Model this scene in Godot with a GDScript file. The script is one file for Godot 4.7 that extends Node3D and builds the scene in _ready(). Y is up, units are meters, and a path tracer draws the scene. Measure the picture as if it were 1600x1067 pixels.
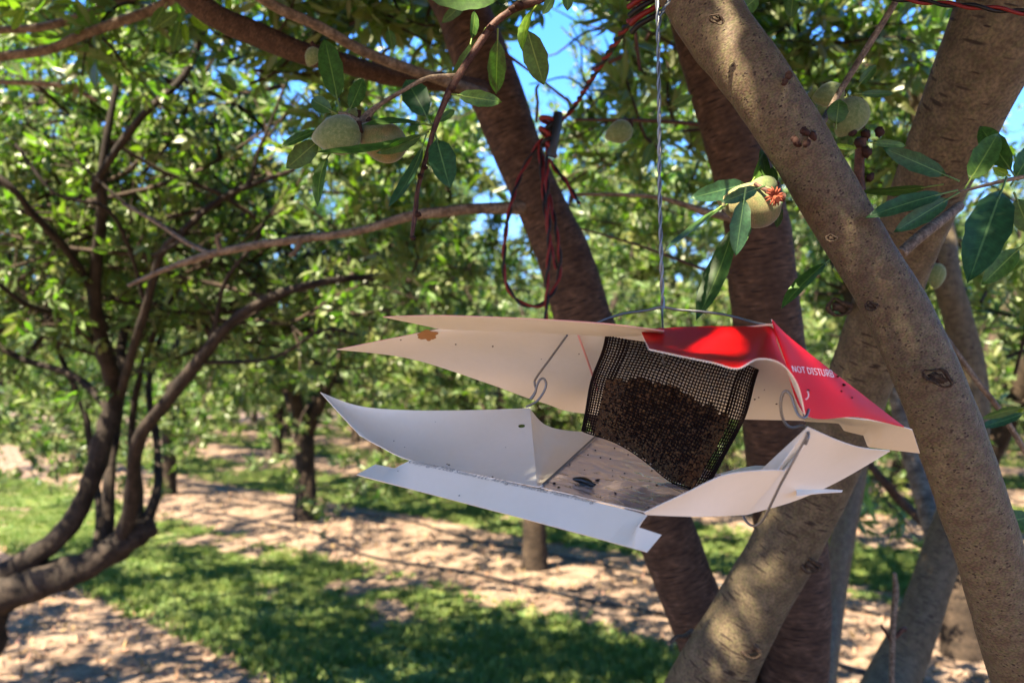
extends Node3D

# ---------------------------------------------------------------- camera model and places
const F := 1231.0                       # focal length of the photograph in its own pixels
var eye := Transform3D(Basis(Vector3.RIGHT, deg_to_rad(3.09)), Vector3(0, 1.5, 0))
var sun_side := Vector3(-0.36, 0.80, 0.46).normalized()
var M := {}                             # materials
var gaps := []                          # openings in the near crowns through which the sun falls: [point, radius]
var near_tree: Node3D
var rng := RandomNumberGenerator.new()


func P(px: float, py: float, d: float) -> Vector3:
	return eye * Vector3((px - 800.0) / F * d, -(py - 533.5) / F * d, -d)


func V(q: Vector3) -> Vector3:
	return P(q.x, q.y, q.z)


func to_px(p: Vector3) -> Vector3:      # pixel and distance of a point
	var c := eye.affine_inverse() * p
	var d := maxf(-c.z, 0.01)
	return Vector3(800.0 + c.x / d * F, 533.5 - c.y / d * F, -c.z)


# ---------------------------------------------------------------- mesh builder
class Shape:
	var v := PackedVector3Array()
	var n := PackedVector3Array()
	var t := PackedVector2Array()
	var c := PackedColorArray()
	var k := PackedInt32Array()

	func add(p: Vector3, nn: Vector3, uv := Vector2.ZERO, col := Color.WHITE) -> int:
		v.append(p)
		n.append(nn)
		t.append(uv)
		c.append(col)
		return v.size() - 1

	func tri(a: int, b: int, d: int) -> void:
		if (v[d] - v[a]).cross(v[b] - v[a]).dot(n[a] + n[b] + n[d]) < 0.0:
			k.append_array([a, d, b])
		else:
			k.append_array([a, b, d])

	func quad(a: int, b: int, d: int, e: int) -> void:
		tri(a, b, d)
		tri(a, d, e)

	func into(m: ArrayMesh, mat: Material) -> ArrayMesh:
		if k.is_empty():
			return m
		var a := []
		a.resize(Mesh.ARRAY_MAX)
		a[Mesh.ARRAY_VERTEX] = v
		a[Mesh.ARRAY_NORMAL] = n
		a[Mesh.ARRAY_TEX_UV] = t
		a[Mesh.ARRAY_COLOR] = c
		a[Mesh.ARRAY_INDEX] = k
		m.add_surface_from_arrays(Mesh.PRIMITIVE_TRIANGLES, a)
		m.surface_set_material(m.get_surface_count() - 1, mat)
		return m

	func done(mat: Material) -> ArrayMesh:
		return into(ArrayMesh.new(), mat)


func thing(called: String, label: String, category: String, at := Vector3.ZERO, group := "") -> Node3D:
	var o := Node3D.new()
	o.name = called
	o.position = at
	add_child(o, true)
	o.set_meta("label", label)
	o.set_meta("category", category)
	if group:
		o.set_meta("group", group)
	return o


func part(called: String, mesh: Mesh, parent: Node3D, kind := "") -> MeshInstance3D:
	var o := MeshInstance3D.new()
	o.name = called
	o.mesh = mesh
	parent.add_child(o, true)
	# meshes are made in world places; a part keeps them by undoing the places above it
	o.transform = above(parent).affine_inverse()
	if kind:
		o.set_meta("kind", kind)
	return o


func above(n: Node3D) -> Transform3D:
	var t := Transform3D()
	var at: Node = n
	while at is Node3D and at != self:
		t = (at as Node3D).transform * t
		at = at.get_parent()
	return t


func scatter(called: String, mesh: Mesh, places: Array, tints: Array, parent: Node3D) -> MultiMeshInstance3D:
	var mm := MultiMesh.new()
	mm.transform_format = MultiMesh.TRANSFORM_3D
	mm.use_colors = true
	mm.mesh = mesh
	mm.instance_count = places.size()
	for i in places.size():
		mm.set_instance_transform(i, places[i])
		mm.set_instance_color(i, tints[i])
	var o := MultiMeshInstance3D.new()
	o.name = called
	o.multimesh = mm
	parent.add_child(o, true)
	if parent != self:
		o.transform = above(parent).affine_inverse()
	o.set_meta("kind", "stuff")
	return o


# ---------------------------------------------------------------- curves and tubes
func curve4(a, b, c, d, t: float):
	return 0.5 * ((2.0 * b) + (c - a) * t + (2.0 * a - 5.0 * b + 4.0 * c - d) * t * t + (3.0 * b - a - 3.0 * c + d) * t * t * t)


func along(pts: Array, s: float) -> Vector3:          # Catmull-Rom through points, s from 0 to 1
	var f := clampf(s, 0.0, 1.0) * (pts.size() - 1)
	var i := mini(int(f), pts.size() - 2)
	var a: Vector3 = pts[maxi(i - 1, 0)]
	var d: Vector3 = pts[mini(i + 2, pts.size() - 1)]
	return curve4(a, pts[i], pts[i + 1], d, f - i)


func dense(pts: Array, per: int) -> Array:
	var out := []
	var n := (pts.size() - 1) * per
	for i in n + 1:
		out.append(along(pts, float(i) / n))
	return out


# path: Array of [Vector3, radius] -> the same, smoothed
func smooth_path(path: Array, per := 5) -> Array:
	var a := []
	var b := []
	for q in path:
		a.append(q[0])
		b.append(Vector3(q[1], 0, 0))
	a = dense(a, per)
	b = dense(b, per)
	var out := []
	for i in a.size():
		out.append([a[i], maxf(b[i].x, 0.0003)])
	return out


func tube(s: Shape, path: Array, sides := 8, lump := 0.0, v_len := 0.2, u_times := 1.0, seed_ := 1, cap := true) -> void:
	var noise := FastNoiseLite.new()
	noise.seed = seed_
	noise.frequency = 1.0
	var up := Vector3.UP
	var first := s.v.size()
	var run := 0.0
	var n := path.size()
	for i in n:
		var p: Vector3 = path[i][0]
		var r: float = path[i][1]
		var dir: Vector3 = (path[mini(i + 1, n - 1)][0] - path[maxi(i - 1, 0)][0]).normalized()
		if i == 0:
			up = dir.cross(Vector3.RIGHT if absf(dir.x) < 0.8 else Vector3.FORWARD).normalized()
		else:
			run += p.distance_to(path[i - 1][0])
			up = (up - dir * up.dot(dir)).normalized()
		var side := dir.cross(up)
		for j in sides + 1:
			var a := TAU * (j % sides) / sides
			var out := up * cos(a) + side * sin(a)
			var rr := r
			if lump > 0.0:
				rr *= 1.0 + lump * (noise.get_noise_3dv(p * 9.0 + out * 0.8) + 0.5 * noise.get_noise_3dv(p * 34.0 + out * 1.5))
			s.add(p + out * rr, out, Vector2(u_times * j / sides, run / v_len))
	for i in n - 1:
		for j in sides:
			var a := first + i * (sides + 1) + j
			s.quad(a, a + 1, a + sides + 2, a + sides + 1)
	if cap:
		for e in [0, n - 1]:
			var dir: Vector3 = (path[0][0] - path[1][0]).normalized() if e == 0 else (path[n - 1][0] - path[n - 2][0]).normalized()
			var mid: int = s.add(path[e][0] + dir * path[e][1] * 0.25, dir, Vector2(0.5, run / v_len))
			var ring := []
			for j in sides:
				var q: int = first + e * (sides + 1) + j
				ring.append(s.add(s.v[q], dir, s.t[q]))
			for j in sides:
				s.tri(mid, ring[j], ring[(j + 1) % sides])


func px_path(list: Array, per := 5) -> Array:         # rows of [px, py, distance, width in pixels]
	var out := []
	for q in list:
		out.append([P(q[0], q[1], q[2]), 0.5 * q[3] / F * q[2]])
	return smooth_path(out, per)


func blob(s: Shape, at: Vector3, size: Vector3, turn: Basis, lump: float, seed_: int, rows := 8, col := Color.WHITE) -> void:
	var noise := FastNoiseLite.new()
	noise.seed = seed_
	noise.frequency = 0.9
	var first := s.v.size()
	var cols := rows * 2
	for i in rows + 1:
		for j in cols + 1:
			var a := PI * i / rows
			var b := TAU * (j % cols) / cols
			var u := Vector3(sin(a) * cos(b), cos(a), sin(a) * sin(b))
			var f := 1.0 + lump * noise.get_noise_3dv(u * 1.6)
			s.add(at + turn * (u * size * f), (turn * (u / size)).normalized(), Vector2(float(j) / cols, float(i) / rows), col)
	for i in rows:
		for j in cols:
			var q := first + i * (cols + 1) + j
			s.quad(q, q + 1, q + cols + 2, q + cols + 1)


# ---------------------------------------------------------------- textures and materials
func lin(r: float, g: float, b: float) -> Color:
	return Color(r, g, b).linear_to_srgb()


func picture(w: int, h: int, data: PackedByteArray) -> ImageTexture:
	return ImageTexture.create_from_image(Image.create_from_data(w, h, false, Image.FORMAT_RGB8, data))


func noise_bytes(w: int, h: int, freq: float, seed_: int, octaves := 4, stretch := Vector2.ONE) -> PackedByteArray:
	var n := FastNoiseLite.new()
	n.seed = seed_
	n.noise_type = FastNoiseLite.TYPE_SIMPLEX_SMOOTH
	n.frequency = freq
	n.fractal_octaves = octaves
	var im := n.get_seamless_image(int(w / stretch.x), int(h / stretch.y))
	im.resize(w, h, Image.INTERPOLATE_CUBIC)
	im.convert(Image.FORMAT_L8)
	return im.get_data()


# bark: a base mottled between two tones, fine grain, lenticels (dashes across the limb); returns [albedo, height]
func bark(size: int, c0: Color, c1: Color, mark: Color, marks: int, mark_w: float, mark_h: float, wrinkle: float, seed_: int, green := 0.0, grain := 2.0) -> Array:
	var big := noise_bytes(size, size, 0.012, seed_)
	var fine := noise_bytes(size, size, 0.07, seed_ + 1, 4, Vector2(grain, 1))
	var ripple := noise_bytes(size, size, 0.05, seed_ + 2, 4, Vector2(6, 1))
	var r := RandomNumberGenerator.new()
	r.seed = seed_
	var spot := PackedByteArray()
	spot.resize(size * size)
	for m in marks:
		var cx := r.randi() % size
		var cy := r.randi() % size
		if big[cy * size + cx] < 90 + r.randi() % 60:
			continue
		var f := r.randf_range(0.4, 1.3)
		var w := maxf(1.0, mark_w * f * r.randf_range(0.6, 1.4))
		var h := maxf(1.0, mark_h * f)
		var strong := r.randf_range(0.4, 1.0)
		for y in range(-int(h) - 1, int(h) + 2):
			for x in range(-int(w) - 1, int(w) + 2):
				var q: float = (x / w) * (x / w) + (y / h) * (y / h)
				if q < 1.3:
					var at := posmod(cy + y, size) * size + posmod(cx + x, size)
					spot[at] = maxi(spot[at], int(255.0 * strong * clampf(1.4 - q, 0, 1)))
	var a := PackedByteArray()
	a.resize(size * size * 3)
	var hh := PackedByteArray()
	hh.resize(size * size * 3)
	var moss := Color(0.30, 0.33, 0.17)
	for i in size * size:
		var b := clampf((big[i] / 255.0 - 0.5) * 1.6 + 0.5, 0, 1)
		var g := fine[i] / 255.0 - 0.5
		var w := ripple[i] / 255.0 - 0.5
		var c := c0.lerp(c1, b)
		if green > 0.0:
			c = c.lerp(moss, green * clampf((big[(i * 3 + 7777) % (size * size)] / 255.0 - 0.45) * 3.0, 0, 1))
		var f := 1.0 + 0.5 * g + wrinkle * 0.9 * w
		var s := spot[i] / 255.0
		c = Color(c.r * f, c.g * f, c.b * f).lerp(mark, s * 0.85)
		a[i * 3] = clampi(int(c.r * 255.0), 0, 255)
		a[i * 3 + 1] = clampi(int(c.g * 255.0), 0, 255)
		a[i * 3 + 2] = clampi(int(c.b * 255.0), 0, 255)
		var e := clampi(int(128 + 90 * g + 150 * wrinkle * w + 70 * s), 0, 255)
		hh[i * 3] = e
		hh[i * 3 + 1] = e
		hh[i * 3 + 2] = e
	return [picture(size, size, a), picture(size, size, hh)]


func leaf_picture(base: Color, rib: Color, seed_: int) -> ImageTexture:
	var w := 256
	var h := 96
	var n := noise_bytes(w, h, 0.03, seed_, 3)
	var a := PackedByteArray()
	a.resize(w * h * 3)
	for y in h:
		for x in w:
			var d := absf(y - h * 0.5) / (h * 0.5)
			var t := float(x) / w
			var f := 0.82 + 0.36 * (n[y * w + x] / 255.0)
			var c := Color(base.r * f, base.g * f, base.b * f)
			var side := absf(fposmod((t - d * 0.11) * 15.0, 1.0) - 0.5) * 2.0        # side veins that lean forward
			c = c.lerp(rib, 0.30 * clampf((side - 0.86) * 7.0, 0, 1) * (1.0 - d * 0.6))
			c = c.lerp(rib, clampf((0.075 - d) * 22.0, 0, 0.9) * (1.0 - 0.5 * t))
			var i := (y * w + x) * 3
			a[i] = clampi(int(c.r * 255), 0, 255)
			a[i + 1] = clampi(int(c.g * 255), 0, 255)
			a[i + 2] = clampi(int(c.b * 255), 0, 255)
	return picture(w, h, a)


func mat(color: Color, rough := 0.7, spec := 0.5, metal := 0.0) -> StandardMaterial3D:
	var m := StandardMaterial3D.new()
	m.albedo_color = color
	m.roughness = rough
	m.metallic_specular = spec
	m.metallic = metal
	return m


func bark_mat(name_: String, t: Array, rough: float, relief: float) -> void:
	var m := mat(Color.WHITE, rough, 0.3)
	m.albedo_texture = t[0]
	m.heightmap_enabled = true
	m.heightmap_texture = t[1]
	m.heightmap_scale = relief
	M[name_] = m


func noise_mat(c0: Color, c1: Color, freq: float, scale: float, rough: float, seed_: int, relief := 0.0, grain := 0.5) -> StandardMaterial3D:
	var m := mat(Color.WHITE, rough, 0.3)
	var big := noise_bytes(512, 512, freq, seed_, 5)
	var fine := noise_bytes(512, 512, 0.09, seed_ + 5, 3)
	var a := PackedByteArray()
	a.resize(512 * 512 * 3)
	for i in 512 * 512:
		var b := clampf((big[i] / 255.0 - 0.5) * 1.8 + 0.5, 0, 1)
		var f := 1.0 + grain * (fine[i] / 255.0 - 0.5)
		var c := c0.lerp(c1, b)
		a[i * 3] = clampi(int(c.r * f * 255), 0, 255)
		a[i * 3 + 1] = clampi(int(c.g * f * 255), 0, 255)
		a[i * 3 + 2] = clampi(int(c.b * f * 255), 0, 255)
	m.albedo_texture = picture(512, 512, a)
	m.uv1_triplanar = true
	m.uv1_world_triplanar = true
	m.uv1_scale = Vector3.ONE * scale
	if relief > 0.0:
		m.heightmap_enabled = true
		m.heightmap_texture = m.albedo_texture
		m.heightmap_scale = relief
	return m


func materials() -> void:
	bark_mat("bark_smooth", bark(768, Color(0.315, 0.255, 0.205), Color(0.385, 0.34, 0.265), Color(0.12, 0.075, 0.07), 900, 4.6, 4.6, 0.0, 11, 0.35, 1.0), 0.62, 0.05)
	bark_mat("bark_dashed", bark(768, Color(0.28, 0.24, 0.185), Color(0.365, 0.32, 0.25), Color(0.11, 0.08, 0.065), 300, 22.0, 4.0, 0.04, 23, 0.2, 1.0), 0.7, 0.07)
	bark_mat("bark_dark", bark(512, Color(0.225, 0.165, 0.125), Color(0.30, 0.23, 0.18), Color(0.09, 0.065, 0.055), 300, 14.0, 2.5, 0.42, 37), 0.8, 0.15)
	bark_mat("bark_black", bark(256, Color(0.115, 0.095, 0.08), Color(0.20, 0.17, 0.145), Color(0.06, 0.05, 0.045), 120, 6.0, 3.0, 0.3, 53, 0.0, 1.0), 0.85, 0.3)
	bark_mat("bark_knot", bark(256, Color(0.20, 0.15, 0.12), Color(0.32, 0.27, 0.21), Color(0.08, 0.06, 0.05), 150, 6.0, 3.0, 0.8, 39), 0.8, 0.1)
	bark_mat("bark_twig", bark(256, Color(0.32, 0.265, 0.215), Color(0.46, 0.405, 0.34), Color(0.16, 0.11, 0.09), 200, 3.0, 2.0, 0.4, 41), 0.7, 0.03)
	bark_mat("bark_red_twig", bark(256, Color(0.22, 0.135, 0.11), Color(0.34, 0.245, 0.20), Color(0.12, 0.08, 0.07), 200, 3.0, 2.0, 0.4, 43), 0.6, 0.03)
	bark_mat("bark_far", bark(256, Color(0.16, 0.13, 0.105), Color(0.26, 0.215, 0.175), Color(0.09, 0.07, 0.06), 120, 6.0, 3.0, 0.3, 51, 0.0, 1.0), 0.85, 0.3)

	var tones := {"deep": [Color(0.24, 0.35, 0.15), Color(0.48, 0.56, 0.28)], "blue": [Color(0.19, 0.32, 0.20), Color(0.44, 0.56, 0.34)], "mid": [Color(0.28, 0.40, 0.16), Color(0.56, 0.64, 0.30)], "young": [Color(0.42, 0.56, 0.14), Color(0.66, 0.72, 0.32)]}
	for t in tones:
		var m := mat(Color.WHITE, 0.45, 0.42)
		m.albedo_texture = leaf_picture(tones[t][0], tones[t][1], 60 + tones.keys().find(t))
		m.backlight_enabled = true
		m.backlight = Color(0.62, 0.80, 0.22)
		M["leaf_" + t] = m
	var c := mat(lin(0.15, 0.20, 0.072), 0.36, 0.5)
	c.vertex_color_use_as_albedo = true
	c.backlight_enabled = true
	c.backlight = Color(0.78, 1.0, 0.34)
	M.crown = c
	var g := mat(lin(0.10, 0.155, 0.040), 0.6, 0.4)
	g.vertex_color_use_as_albedo = true
	g.backlight_enabled = true
	g.backlight = Color(0.6, 0.8, 0.2)
	M.grass = g
	var l := mat(lin(0.30, 0.20, 0.12), 0.8, 0.3)
	l.vertex_color_use_as_albedo = true
	M.litter = l
	M.soil = noise_mat(Color(0.365, 0.30, 0.25), Color(0.465, 0.395, 0.335), 0.012, 0.55, 0.95, 71, 1.2)

	M.paper = noise_mat(Color(0.85, 0.825, 0.76), Color(0.875, 0.85, 0.795), 0.008, 4.0, 0.40, 79, 0.0, 0.02)
	M.paper.metallic_specular = 0.5
	M.paper.backlight_enabled = true
	M.paper.backlight = Color(0.24, 0.22, 0.19)
	M.paper_edge = mat(Color(0.88, 0.85, 0.80), 0.8, 0.3)
	M.red_edge = mat(Color(0.84, 0.60, 0.56), 0.7, 0.3)
	M.red = mat(Color(0.83, 0.025, 0.045), 0.46, 0.32)
	M.red.backlight_enabled = true
	M.red.backlight = Color(0.30, 0.03, 0.03)
	var glue := mat(Color(0.75, 0.675, 0.63), 0.08, 1.0)
	var gr := noise_bytes(512, 512, 0.020, 83, 2, Vector2(1, 2.6))
	var gb := PackedByteArray()
	gb.resize(512 * 512 * 3)
	for i in 512 * 512:
		var e := clampi(int((gr[i] - 128) * 1.8 + 128), 0, 255)
		gb[i * 3] = e
		gb[i * 3 + 1] = e
		gb[i * 3 + 2] = e
	glue.heightmap_enabled = true
	glue.heightmap_texture = picture(512, 512, gb)
	glue.heightmap_scale = 0.075
	glue.clearcoat_enabled = true
	glue.clearcoat = 0.8
	glue.clearcoat_roughness = 0.06
	M.glue = glue
	M.wire = mat(Color(0.46, 0.46, 0.46), 0.42, 0.5, 0.8)
	M.net = mat(Color(0.095, 0.06, 0.05), 0.75, 0.2)
	M.crumb = noise_mat(Color(0.17, 0.10, 0.055), Color(0.29, 0.18, 0.09), 0.05, 40.0, 0.9, 91, 0.1)
	var cr := mat(Color.WHITE, 0.85, 0.3)
	cr.vertex_color_use_as_albedo = true
	M.crumb_bits = cr
	M.speck = mat(Color(0.10, 0.065, 0.05), 0.8, 0.3)
	M.stain = mat(Color(0.56, 0.39, 0.20), 0.55, 0.4)
	M.ink_white = mat(Color(0.90, 0.86, 0.84), 0.5, 0.4)
	M.ink_grey = mat(Color(0.36, 0.36, 0.37), 0.6, 0.3)
	M.rope_red = mat(Color(0.40, 0.075, 0.06), 0.55, 0.4)
	M.rope_black = mat(Color(0.045, 0.042, 0.048), 0.55, 0.4)
	M.tape = mat(Color(0.05, 0.055, 0.065), 0.4, 0.5)
	var fruit := noise_mat(Color(0.33, 0.385, 0.22), Color(0.435, 0.465, 0.30), 0.02, 26.0, 0.85, 97)
	fruit.rim_enabled = true
	fruit.rim = 0.5
	fruit.rim_tint = 0.5
	M.fruit = fruit
	var ripe := noise_mat(Color(0.345, 0.375, 0.22), Color(0.46, 0.41, 0.27), 0.012, 16.0, 0.85, 99)
	ripe.rim_enabled = true
	ripe.rim = 0.5
	ripe.rim_tint = 0.5
	M.fruit_blush = ripe
	M.bud = mat(Color(0.20, 0.125, 0.10), 0.8, 0.3)
	M.husk = mat(Color(0.42, 0.20, 0.13), 0.75, 0.3)
	M.hose = mat(Color(0.05, 0.05, 0.055), 0.35, 0.5)
	M.insect = mat(Color(0.05, 0.03, 0.025), 0.3, 0.5)


# ---------------------------------------------------------------- leaves
# a single leaf in its own axes: y to the tip, x across, z its upper face
func leaf_mesh(length: float, width: float, stalk: float, bend: float, fold: float, wave: float, m: Material, steps := 10) -> ArrayMesh:
	var s := Shape.new()
	var first := 0
	var rows := []
	for i in steps + 1:
		var t := float(i) / steps
		var w := width * 0.5 * pow(t, 0.72) * pow(1.0 - t, 0.80) * 2.12
		w *= 1.0 + 0.06 * sin(t * 40.0)
		for j in 5:
			var q := (j - 2) / 2.0
			var x := q * w
			var p := Vector3(x, stalk + (length - stalk) * t, fold * absf(x) - bend * length * t * t + wave * width * sin(t * 9.0 + q * 2.0) * absf(q))
			s.add(p, Vector3.BACK, Vector2(t, 0.5 + 0.5 * q))
	for i in steps + 1:
		for j in 5:
			var at := i * 5 + j
			var dx := s.v[i * 5 + mini(j + 1, 4)] - s.v[i * 5 + maxi(j - 1, 0)]
			var dy := s.v[mini(i + 1, steps) * 5 + j] - s.v[maxi(i - 1, 0) * 5 + j]
			var nn := dx.cross(dy)
			if nn.length() > 1e-12:
				s.n[at] = nn.normalized()
	for i in steps:
		for j in 4:
			var at := i * 5 + j
			s.quad(at, at + 1, at + 6, at + 5)
	if stalk > 0.0:
		tube(s, [[Vector3.ZERO, 0.0008], [Vector3(0, stalk * 0.5, 0), 0.0007], [Vector3(0, stalk + length * 0.1, 0.0), 0.0006]], 4, 0.0, 10.0, 0.0)
		for i in range(55, s.v.size()):
			s.t[i] = Vector2(0.1, 0.5)
	return s.done(m)


# rows of [base px, base py, tip px, tip py, width px, distance at base, added distance at tip, tone, bend]
func add_leaves(twig: Node3D, rows: Array) -> void:
	for q in rows:
		var a := P(q[0], q[1], q[5])
		var b := P(q[2], q[3], q[5] + q[6])
		var y := (b - a).normalized()
		var length := a.distance_to(b)
		var seen: float = 1.22 * q[4] / F * q[5]
		var width := maxf(seen, length * 0.27)
		var toward := (eye.origin - (a + b) * 0.5).normalized()
		var x := y.cross(toward).normalized()
		var z := x.cross(y)
		var roll := acos(clampf(seen / width, 0.12, 1.0)) * (1.0 if rng.randf() < 0.6 else -1.0)
		var basis_ := Basis(x, y, z) * Basis(Vector3.UP, roll)
		var bend: float = q[8]
		var o := MeshInstance3D.new()
		o.name = "leaf"
		o.mesh = leaf_mesh(length, width, length * 0.16, bend, rng.randf_range(0.12, 0.3), rng.randf_range(0.01, 0.03), M["leaf_" + q[7]])
		twig.add_child(o, true)
		# a bent leaf still ends where its tip is
		var lean := Basis(x, atan(bend))
		o.transform = above(twig).affine_inverse() * Transform3D(lean * basis_, a)


func small_leaf(s: Shape, at: Transform3D, length: float, width: float, bend: float) -> void:
	var first := s.v.size()
	var rowsn := 4
	for i in rowsn + 1:
		var t := float(i) / rowsn
		var w: float = width * 0.5 * [0.12, 0.85, 1.0, 0.62, 0.04][i]
		for j in 3:
			var q := j - 1.0
			var p := Vector3(q * w, length * t, absf(q) * w * 0.35 - bend * length * t * t)
			var nn := Vector3(-q * 0.3, bend * 1.6 * t, 1.0).normalized()
			s.add(at * p, at.basis * nn)
	for i in rowsn:
		for j in 2:
			var a := first + i * 3 + j
			s.quad(a, a + 1, a + 4, a + 3)


var sprig_leaves := []           # the places of the leaves on a sprig
var sprig_meshes := []


func make_sprigs() -> void:
	for v in 3:
		var s := Shape.new()
		var places := []
		for i in 7:
			var a := i * 2.4 + v
			var tilt := rng.randf_range(0.5, 1.35)
			var b := Basis(Vector3.UP, a) * Basis(Vector3.RIGHT, tilt) * Basis(Vector3.UP, rng.randf_range(-0.5, 0.5))
			var t := Transform3D(b, Vector3(0, 0.008 * i, 0))
			places.append([t, rng.randf_range(0.045, 0.075), rng.randf_range(0.015, 0.022), rng.randf_range(0.05, 0.35)])
			small_leaf(s, t, places[-1][1], places[-1][2], places[-1][3])
		sprig_leaves.append(places)
		sprig_meshes.append(s.done(M.crown))


func leaf_tint(r: RandomNumberGenerator) -> Color:
	var f := r.randf_range(0.7, 1.25)
	var y := r.randf_range(-0.15, 0.25)
	return Color(f * (1.0 + y), f, f * (1.0 - 0.4 * y))


# ---------------------------------------------------------------- trees
class Growth:
	var wood := Shape.new()          # thin wood: branches and twigs
	var places := [[], [], []]       # sprig places by sprig mesh
	var tints := [[], [], []]


# what a place must satisfy to carry leaves: 0 any, 1 outside the near view, 2 left of the sky gap
func allowed(p: Vector3, rule: int) -> bool:
	if rule == 0:
		return true
	for g in gaps:
		var d: Vector3 = p - g[0]
		var s := d.dot(sun_side)
		if s > 0.0 and (d - sun_side * s).length() < g[1]:
			return false
	var q := to_px(p)
	if rule == 1:
		return q.z < -0.4 or q.x < -140 or q.x > 1740 or q.y < -140 or q.y > 1300
	if q.z > 0.1:
		if q.z < 1.7 and q.x > -100 and q.x < 1700 and q.y > -100:
			return false
		if q.z < 2.6 and q.x < 760 and fmod(absf(p.x * 17.3 + p.z * 23.1), 1.0) < 0.8:
			return false
		var e := Vector2((q.x - 900.0) / 85.0, (q.y - 95.0) / 125.0)
		if e.length() < 1.0 or (q.x > 745 and q.x < 1100 and q.y < 420):
			return false
		var sky := Vector2((q.x - 475.0) / 60.0, (q.y - 200.0) / 110.0)
		if sky.length() < 1.0 and fmod(absf(p.x * 7.3 + p.y * 11.1), 1.0) < 0.6:
			return false
	return true


func put_sprig(g: Growth, p: Vector3, dir: Vector3, r: RandomNumberGenerator, rule: int) -> void:
	if not allowed(p, rule):
		return
	var y := (dir * 0.5 + Vector3(r.randfn(), r.randfn() + 0.25, r.randfn()) * 0.55).normalized()
	var x := y.cross(Vector3(r.randfn(), r.randfn(), r.randfn())).normalized()
	var k := r.randi() % 3
	g.places[k].append(Transform3D(Basis(x, y, x.cross(y)) * Basis.from_scale(Vector3.ONE * r.randf_range(0.6, 1.2)), p))
	g.tints[k].append(leaf_tint(r))


func grow_shoot(g: Growth, at: Vector3, dir: Vector3, length: float, radius: float, level: int, r: RandomNumberGenerator, rule: int, leafy: float) -> void:
	var n := 5
	var path := [[at, radius]]
	var p := at
	var d := dir
	for i in n:
		d = (d + Vector3(r.randfn(), r.randfn(), r.randfn()) * 0.16 + Vector3.UP * (0.06 if level < 2 else 0.0)).normalized()
		p += d * length / n
		if not allowed(p, rule):
			break
		path.append([p, radius * (1.0 - 0.75 * (i + 1) / n)])
	if path.size() > 1:
		tube(g.wood, smooth_path(path, 2), 5 if level < 2 else 4, 0.0, 0.2, 1.0, 1, false)
	var m := path.size() - 1
	if m < 1:
		return
	if level < 2:
		for i in (7 if level == 0 else 6):
			var t := r.randf_range(0.2, 1.0) * m
			var a := int(minf(t, m - 0.001))
			var q: Vector3 = path[a][0].lerp(path[a + 1][0], t - a)
			var away := (Vector3(r.randfn(), r.randfn() * 0.7 + 0.1, r.randfn())).normalized()
			grow_shoot(g, q, (d * 0.4 + away).normalized(), length * r.randf_range(0.35, 0.6), radius * 0.45, level + 1, r, rule, leafy)
	if level >= 1:
		var count := int(length / 0.055 * leafy)
		for i in count:
			var t := r.randf_range(0.1, 1.0) * m
			var a := int(minf(t, m - 0.001))
			put_sprig(g, path[a][0].lerp(path[a + 1][0], t - a) + Vector3(r.randfn(), r.randfn(), r.randfn()) * 0.02, d, r, rule)


func finish_growth(g: Growth, tree: Node3D, bark_name: String) -> void:
	if not g.wood.k.is_empty():
		part("branches", g.wood.done(M[bark_name]), tree, "stuff")
	for k in 3:
		if g.places[k].size():
			scatter("foliage", sprig_meshes[k], g.places[k], g.tints[k], tree)


func make_tree(tree: Node3D, seed_: int, height: float, leafy := 1.0) -> void:
	var r := RandomNumberGenerator.new()
	r.seed = seed_
	var g := Growth.new()
	var lean := Vector3(r.randf_range(-0.1, 0.1), 0, r.randf_range(-0.1, 0.1))
	var fork := Vector3(0, 0.72, 0) + lean
	var s := Shape.new()
	tube(s, smooth_path([[Vector3(0, -0.1, 0), 0.125], [Vector3(0, 0.05, 0), 0.10], [lean * 0.5 + Vector3(0, 0.4, 0), 0.082], [fork, 0.088]]), 12, 0.12, 0.5, 1.0, seed_)
	part("trunk", s.done(M.bark_far), tree)
	for i in 4:
		var a := TAU * i / 4.0 + r.randf_range(-0.35, 0.35)
		var out := Vector3(cos(a), 0, sin(a))
		var p := fork
		var path := [[fork - Vector3(0, 0.05, 0), 0.062]]
		var tips := []
		for j in 5:
			var t := (j + 1) / 5.0
			p += (out * (0.30 - 0.12 * t) + Vector3(r.randfn() * 0.05, (height - 1.3) / 5.0 * 0.95, r.randfn() * 0.05))
			path.append([p, 0.058 - 0.044 * t])
			tips.append([p, t])
		var l := Shape.new()
		tube(l, smooth_path(path, 3), 8, 0.1, 0.4, 1.0, seed_ + i)
		part("limb", l.done(M.bark_far), tree)
		for q in tips:
			for b in (4 if q[1] < 0.9 else 5):
				var c := r.randf() * TAU
				var d := (out * 0.5 + Vector3(cos(c), r.randf_range(-0.35, 0.75), sin(c))).normalized()
				grow_shoot(g, q[0], d, r.randf_range(0.55, 0.95) * (1.15 - 0.35 * q[1]), 0.012, 1, r, 0, leafy)
	for b in 30:
		var a := TAU * b / 30.0 + r.randf_range(-0.2, 0.2)
		var rad := r.randf_range(0.9, 1.5)
		grow_shoot(g, Vector3(cos(a) * rad, r.randf_range(1.0, 1.9), sin(a) * rad), Vector3(cos(a) * 0.5, r.randf_range(-1.0, -0.2), sin(a) * 0.5).normalized(), r.randf_range(0.5, 0.9), 0.009, 1, r, 0, leafy)
	finish_growth(g, tree, "bark_far")


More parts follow.
